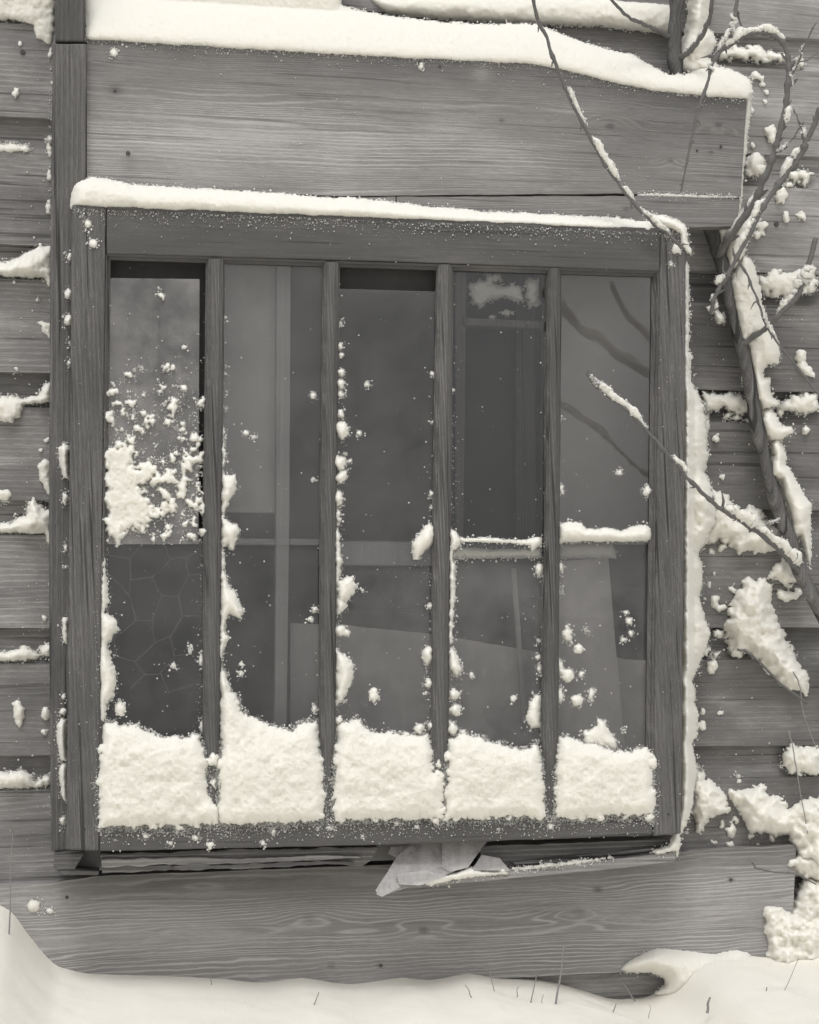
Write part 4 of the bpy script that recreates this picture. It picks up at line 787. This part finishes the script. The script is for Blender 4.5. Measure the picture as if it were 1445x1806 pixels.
# ------------------------------------------------------------------ the shrub
shrub = thing('bare_shrub', 'leaning bare shrub with snow along its branches, right of the sash', 'shrub', (float(Q(1440, 1100, -.06)[0]), -.06, .0))
def branch(path, r0, r1, mat=M_TWIG, name='branch', snow_spec=None, buds=0, seed=0, n=60):
    """path = (u, v, y); snow_spec = [(t0, t1, thickness)] along it"""
    P3 = np.array([Q(u, v, y) for u, v, y in path]); P = crom(P3, n)
    k = np.arange(n); P[:, 0] += .0022*(fbm(k*.33+seed, k*0+1., 3)); P[:, 2] += .0022*fbm(k*.33+seed, k*0+7., 3)
    if name == 'branch': r0 *= .78; r1 *= .74
    rad = np.linspace(r0, r1, n)*(1+.22*fbm(k*.5+seed, k*0+3., 2))
    rng = np.random.RandomState(seed+5)
    for b in range(buds):
        i = int((b+.5+.4*rng.rand())/buds*n); rad[max(0, i-1):i+1] *= 1.35
    V, Fc = tube_data(P, rad, 10, .12, seed)
    V = V.tolist()
    for b in range(buds):
        i = min(n-2, int((b+.3+.5*rng.rand())/buds*n)); d = P[i+1]-P[i]; d /= np.linalg.norm(d); a = np.cross(d, (0, 1, 0))*rng.choice([-1, 1]); L = rad[i]*1.3+.003*rng.rand()+(.016*rng.rand() if rng.rand() < .2 else 0)
        tv, tf = tube_data(np.array([P[i], P[i]+(a+d*.5)*L*.7, P[i]+(a+d*.9)*L*1.4]), [rad[i]*.6, rad[i]*.55, rad[i]*.15], 6)
        k0 = len(V); V += tv.tolist(); Fc += [[x+k0 for x in f] for f in tf]
    o = recalc(mk(name, np.array(V), Fc, mat, shrub))
    for j, (t0, t1, th) in enumerate(snow_spec or []):
        i0, i1 = int(t0*(n-1)), int(t1*(n-1)); m = max(14, (i1-i0)*3); tt = np.linspace(i0, i1, m)
        PP = np.stack([np.interp(tt, np.arange(n), P[:, a]) for a in range(3)], 1); rr = np.interp(tt, np.arange(n), rad)
        e = np.linspace(0, 1, m); env = np.clip(np.minimum(e, 1-e)*6, 0, 1)**.5
        sr = .85*th*env*(.8+.45*fbm(tt*.22+seed*3+j, tt*0+2., 2)); sr = np.clip(sr, .0006, None)
        T = np.gradient(PP, axis=0); T /= np.linalg.norm(T, axis=1)[:, None]+1e-9
        up = np.array([.25, -.15, 1.0])-T*(T@np.array([.25, -.15, 1.0]))[:, None]; up /= np.linalg.norm(up, axis=1)[:, None]+1e-9
        PP = PP+up*(rr+sr*.55)[:, None]
        sv, sf = tube_data(PP, sr, 14, .34, seed+j)
        pk = CR.randint(0, len(sv), int(len(sv)*.35)); CRUMB.append(sv[pk]+CR.normal(0, .0012, (len(pk), 3)))
        recalc(mk('snow', sv, sf, SNOW, o))
    return o
YT = -.05
trunk_path = [(1560, 1330, -.10), (1462, 1110, -.07), (1411, 1006, -.055), (1394, 950, YT), (1367, 873, YT), (1343, 784, YT), (1326, 700, YT), (1309, 612, YT), (1292, 545, YT), (1272, 460, YT), (1252, 400, YT), (1225, 290, YT), (1203, 180, YT), (1192, 110, YT), (1190, 60, YT), (1196, -20, -.06), (1205, -160, -.09)]
branch(trunk_path, .0125, .0125, M_BARK, 'trunk', seed=1, n=90)
branch([(1190, 105, YT), (1215, 92, -.08), (1232, 72, -.10), (1245, 48, -.12), (1254, 20, -.14), (1262, -60, -.17)], .0062, .0045, seed=2, snow_spec=[(.15, .7, .004)])
branch([(1182, 66, YT), (1160, 52, -.08), (1130, 40, -.11), (1104, 26, -.13), (1070, -10, -.16)], .0052, .0035, seed=3)
branch([(900, -120, -.24), (935, -30, -.22), (948, 30, -.20), (962, 62, -.195), (978, 108, -.19), (995, 150, -.185), (1012, 188, -.18), (1040, 240, -.175), (1068, 290, -.17), (1098, 333, -.168), (1130, 372, -.168), (1158, 398, -.168), (1186, 420, -.165), (1207, 440, -.16)], .0040, .0032, seed=4, buds=9, n=110,
       snow_spec=[(.40, .52, .0065), (.55, .67, .0075), (.69, .735, .005), (.77, .90, .006)])
branch([(1266, 452, -.055), (1290, 415, -.10), (1325, 365, -.13), (1348, 315, -.15), (1364, 272, -.16), (1376, 232, -.17), (1386, 180, -.175), (1392, 135, -.18), (1390, 100, -.18), (1378, 72, -.18), (1350, 58, -.18), (1320, 62, -.185), (1290, 78, -.19), (1262, 102, -.195), (1246, 150, -.19), (1234, 190, -.185), (1222, 238, -.18), (1212, 285, -.175), (1203, 338, -.165)], .0078, .0021, seed=6, buds=26, n=150,
       snow_spec=[(.02, .16, .006), (.30, .335, .006), (.37, .40, .005), (.50, .71, .0095), (.74, .755, .004)])
branch([(1255, 552, -.12), (1262, 520, -.13), (1280, 490, -.14), (1300, 455, -.15), (1330, 395, -.16), (1362, 342, -.17), (1395, 298, -.18), (1420, 258, -.19), (1450, 190, -.21)], .0042, .0065, seed=8, buds=10, n=90, snow_spec=[(.0, .13, .006), (.2, .27, .007), (.42, .60, .006), (.70, .86, .009)])
branch([(1306, -60, -.20), (1298, 10, -.198), (1290, 52, -.196), (1272, 88, -.195), (1257, 107, -.194)], .0052, .0044, seed=19, buds=5, n=40, snow_spec=[(.35, .8, .004)])
branch([(1298, 14, -.198), (1306, 40, -.19), (1318, 63, -.186)], .0024, .0018, seed=20, n=16)
branch([(1392, 140, -.18), (1406, 118, -.19), (1418, 84, -.20), (1440, 40, -.21)], .0022, .0014, seed=23, buds=4, n=24, snow_spec=[(.2, .7, .003)])
branch([(1364, 272, -.16), (1384, 262, -.17), (1402, 240, -.175), (1418, 214, -.18)], .0020, .0012, seed=24, buds=4, n=24, snow_spec=[(.1, .5, .0035)])
branch([(1420, 255, -.19), (1412, 222, -.19), (1400, 192, -.185)], .003, .0012, seed=9, buds=3, n=24, snow_spec=[(.0, .5, .004)])
branch([(1302, 455, -.15), (1322, 495, -.15), (1340, 540, -.15), (1352, 575, -.15), (1378, 612, -.15), (1420, 664, -.15), (1460, 720, -.16)], .0026, .0022, seed=10, buds=8, n=60, snow_spec=[(.42, .6, .0035)])
branch([(1306, 608, -.055), (1335, 590, -.08), (1365, 565, -.11), (1395, 535, -.13), (1415, 505, -.14), (1426, 470, -.145), (1440, 420, -.15)], .0070, .0060, seed=11, n=60, snow_spec=[(.40, .85, .0095)])
branch([(1408, 1008, -.06), (1385, 980, -.09), (1345, 945, -.13), (1318, 926, -.155), (1285, 905, -.18), (1262, 890, -.195), (1225, 855, -.215), (1190, 815, -.225), (1155, 775, -.232), (1110, 728, -.238), (1062, 690, -.242), (1044, 676, -.245), (1037, 655, -.247)], .0060, .0022, seed=12, buds=15, n=130,
       snow_spec=[(.02, .20, .014), (.21, .36, .013), (.55, .60, .0055), (.705, .97, .0075)])
branch([(1352, 927, -.16), (1362, 922, -.16), (1378, 914, -.165)], .0018, .0010, seed=13, n=12, snow_spec=[(.2, .95, .004)])
branch([(1400, 1185, -.05), (1411, 1212, -.055), (1418, 1260, -.06), (1440, 1320, -.07)], .0016, .0012, M_STALK, seed=14, n=24)
branch([(1390, 1288, -.04), (1397, 1312, -.045), (1406, 1360, -.05), (1412, 1400, -.055), (1425, 1470, -.06)], .0016, .0012, M_STALK, seed=15, n=24)
branch([(1326, 1520, -.05), (1336, 1532, -.055), (1365, 1538, -.06), (1400, 1540, -.07), (1440, 1560, -.08)], .0024, .0016, seed=16, n=30)
branch([(1300, 1146, -.05), (1318, 1150, -.055), (1345, 1172, -.06), (1380, 1208, -.065), (1425, 1240, -.07)], .003, .003, seed=17, n=30)
# a branch standing nearer the camera, outside the picture, mirrored in the rightmost upper pane
def mirrored(u, v, dl):
    n = np.array([0, 1, -SB]); n /= np.linalg.norm(n); p0 = S(u, v, .0165); r = p0-CAM; r /= np.linalg.norm(r)
    vp = p0+r*dl/(r@n); return vp-2*((vp-p0)@n)*n
def mbranch(path, dl, r, sn, label, seed):
    P = crom([mirrored(u, v, dl) for u, v in path], 50); k = np.arange(50)
    V, Fc = tube_data(P, r*(1+.2*fbm(k*.4+seed, k*0+2., 2)), 10, .15, seed)
    o = tag(recalc(mk('bare_branch', V, Fc, M_BARK)), label, 'branch')
    if sn:
        sv, sf = tube_data(P+np.array([0, -.002, r*1.2+sn*.4]), sn*(.7+.6*fbm(k*.3+seed, k*0+5., 2)), 12, .3, seed+1); recalc(mk('snow', sv, sf, SNOW, o))
mbranch([(960, 520), (1000, 556), (1030, 590), (1060, 602), (1090, 630), (1120, 645), (1160, 668), (1230, 720)], .8, .007, .010, 'snow-topped branch mirrored as the upper dark diagonal in the rightmost pane', 41)
mbranch([(1080, 500), (1105, 555), (1130, 580), (1165, 620), (1220, 650)], .85, .006, .006, 'thin branch mirrored at the upper right of the rightmost pane', 43)
# snow packed on the trunk's upper side
TS = [('snow lodged in the fork of the shrub below the header', [[(1276, 442), (1283, 422), (1300, 393), (1327, 362), (1336, 395), (1319, 422), (1311, 452), (1300, 472), (1284, 474)], [(1260, 398), (1291, 399), (1272, 428)]]),
      ('long snow coat on the upper side of the leaning trunk', [[(1302, 472), (1313, 452), (1325, 456), (1334, 480), (1341, 510), (1342, 528), (1356, 575), (1371, 600), (1376, 625), (1373, 641), (1352, 641), (1345, 655), (1348, 666), (1358, 668), (1358, 690), (1363, 702), (1378, 714), (1345, 721), (1335, 705), (1332, 688), (1328, 660), (1322, 640), (1318, 615), (1304, 600), (1298, 560), (1290, 520), (1285, 495)]]),
      ('snow lump with a spur on the middle of the leaning trunk', [[(1345, 726), (1360, 721), (1371, 735), (1379, 752), (1395, 754), (1403, 762), (1386, 769), (1375, 776), (1360, 780), (1348, 766), (1343, 745)]]),
      ('snow coat on the lower part of the leaning trunk', [[(1371, 773), (1360, 782), (1363, 802), (1356, 842), (1378, 847), (1381, 873), (1391, 900), (1396, 924), (1398, 950), (1412, 944), (1430, 1000), (1430, 890), (1418, 872), (1400, 840), (1391, 824), (1386, 820), (1387, 802), (1383, 789)]]),
      ('snow stub on a broken twig left of the leaning trunk', [[(1262, 497), (1275, 480), (1288, 472), (1288, 490), (1275, 497)], [(1260, 545), (1268, 548), (1280, 560), (1278, 568), (1268, 570), (1260, 560)]]),
      ('small knob of snow on the left side of the trunk', [[(1309, 670), (1313, 660), (1325, 659), (1328, 668), (1320, 678), (1311, 676)]])]
for i, (lab, pl) in enumerate(TS):
    snow('snow_clump', lab, pl, plane=('y', YT+.012), H=.036, Rp=13, amp=2.0, scale=10, seed=110+i, res=1.9, sink=.015, bump=.3)

# ------------------------------------------------------------------ dry stalks standing in the snow
ST = [((373, 1716), (373, 1732), .0008, 'short dark stalk poking from the snow below the left stile'), ((563, 1750), (556, 1768), .0010, 'short slanting stalk in the snow below the second column'),
      ((820, 1737), (829, 1754), .0010, 'short stalk leaning left in the snow under the middle of the plank'), ((915, 1740), (913, 1754), .0009, 'tiny stalk left of the tall pale stalks'),
      ((947, 1720), (937, 1766), .0012, 'medium pale stalk beside the tallest stalk'), ((995, 1664), (983, 1754), .0020, 'tallest pale stalk standing in front of the base plank'),
      ((959, 1755), (957, 1776), .0008, 'short dark stalk in front of the tallest stalk'), ((1087, 1771), (1083, 1782), .0013, 'stub of a stalk near the bottom edge below the hollow'),
      ((1094, 1730), (1114, 1757), .0014, 'dark stalk leaning inside the hollow under the base plank'), ((1253, 1759), (1249, 1780), .0028, 'thick grey stalk stub in the drift at the lower right'),
      ((1353, 1741), (1350, 1761), .0014, 'short stalk in the drift right of the thick stub'), ((1409, 1690), (1369, 1776), .0008, 'long thin stalk slanting over the drift at the right edge'),
      ((24, 1460), (18, 1600), .0012, 'long pale stem standing before the siding at the left edge'), ((860, 1700), (869, 1736), .0008, 'thin curled stalk above the snow crest'), ((563+583, 1772), (1145, 1790), .0006, 'hair-thin stalk at the bottom edge')]
for i, (a, b, r, lab) in enumerate(ST):
    yb = -.13 if i in (8, 12) else (-.20 if a[0] < 1150 else -.26)
    if i == 8: yb = -.045
    A = Q(a[0], a[1], yb); B = Q(b[0], b[1], yb); B2 = B+(B-A)*.35
    mid = (A+B)/2+np.array([.002*((i % 3)-1), 0, 0])
    P = crom([A, mid, B, B2], 16); v, f = tube_data(P, np.linspace(r*.6, r, 16), 6, .1, i)
    tag(mk('grass_stalk', v, f, M_STALK), lab, 'stalk', 'dry stalks standing in the snow')

# ------------------------------------------------------------------ loose bits too small to pick apart
def join(parts):
    Vs = []; Fs = []; k = 0
    for v, f in parts: Vs.append(v); Fs.append(f+k); k += len(v)
    return np.vstack(Vs), np.vstack(Fs)
v, f = join(SMALL); tag(mk('snow_crumbs', v, f, SNOW), 'loose snow crumbs stuck to wood and glass', kind='stuff')
oc = np.array([(1, 0, 0), (-1, 0, 0), (0, 1, 0), (0, -1, 0), (0, 0, 1), (0, 0, -1)], float)
of = np.array([(0, 2, 4), (2, 1, 4), (1, 3, 4), (3, 0, 4), (2, 0, 5), (1, 2, 5), (3, 1, 5), (0, 3, 5)])
P = np.vstack(CRUMB); r = .0005+.0019*CR.rand(len(P))**3
v = (P[:, None]+oc[None]*(r[:, None, None]*(.6+.8*CR.rand(len(P), 6, 1)))).reshape(-1, 3)
f = (of[None]+6*np.arange(len(P))[:, None, None]).reshape(-1, 3)
tag(mk('snow_dust', v, f, SNOW), 'fine snow dust along the ragged edges of the snow', kind='stuff')
print('dust', len(P), 'small', len(SMALL))
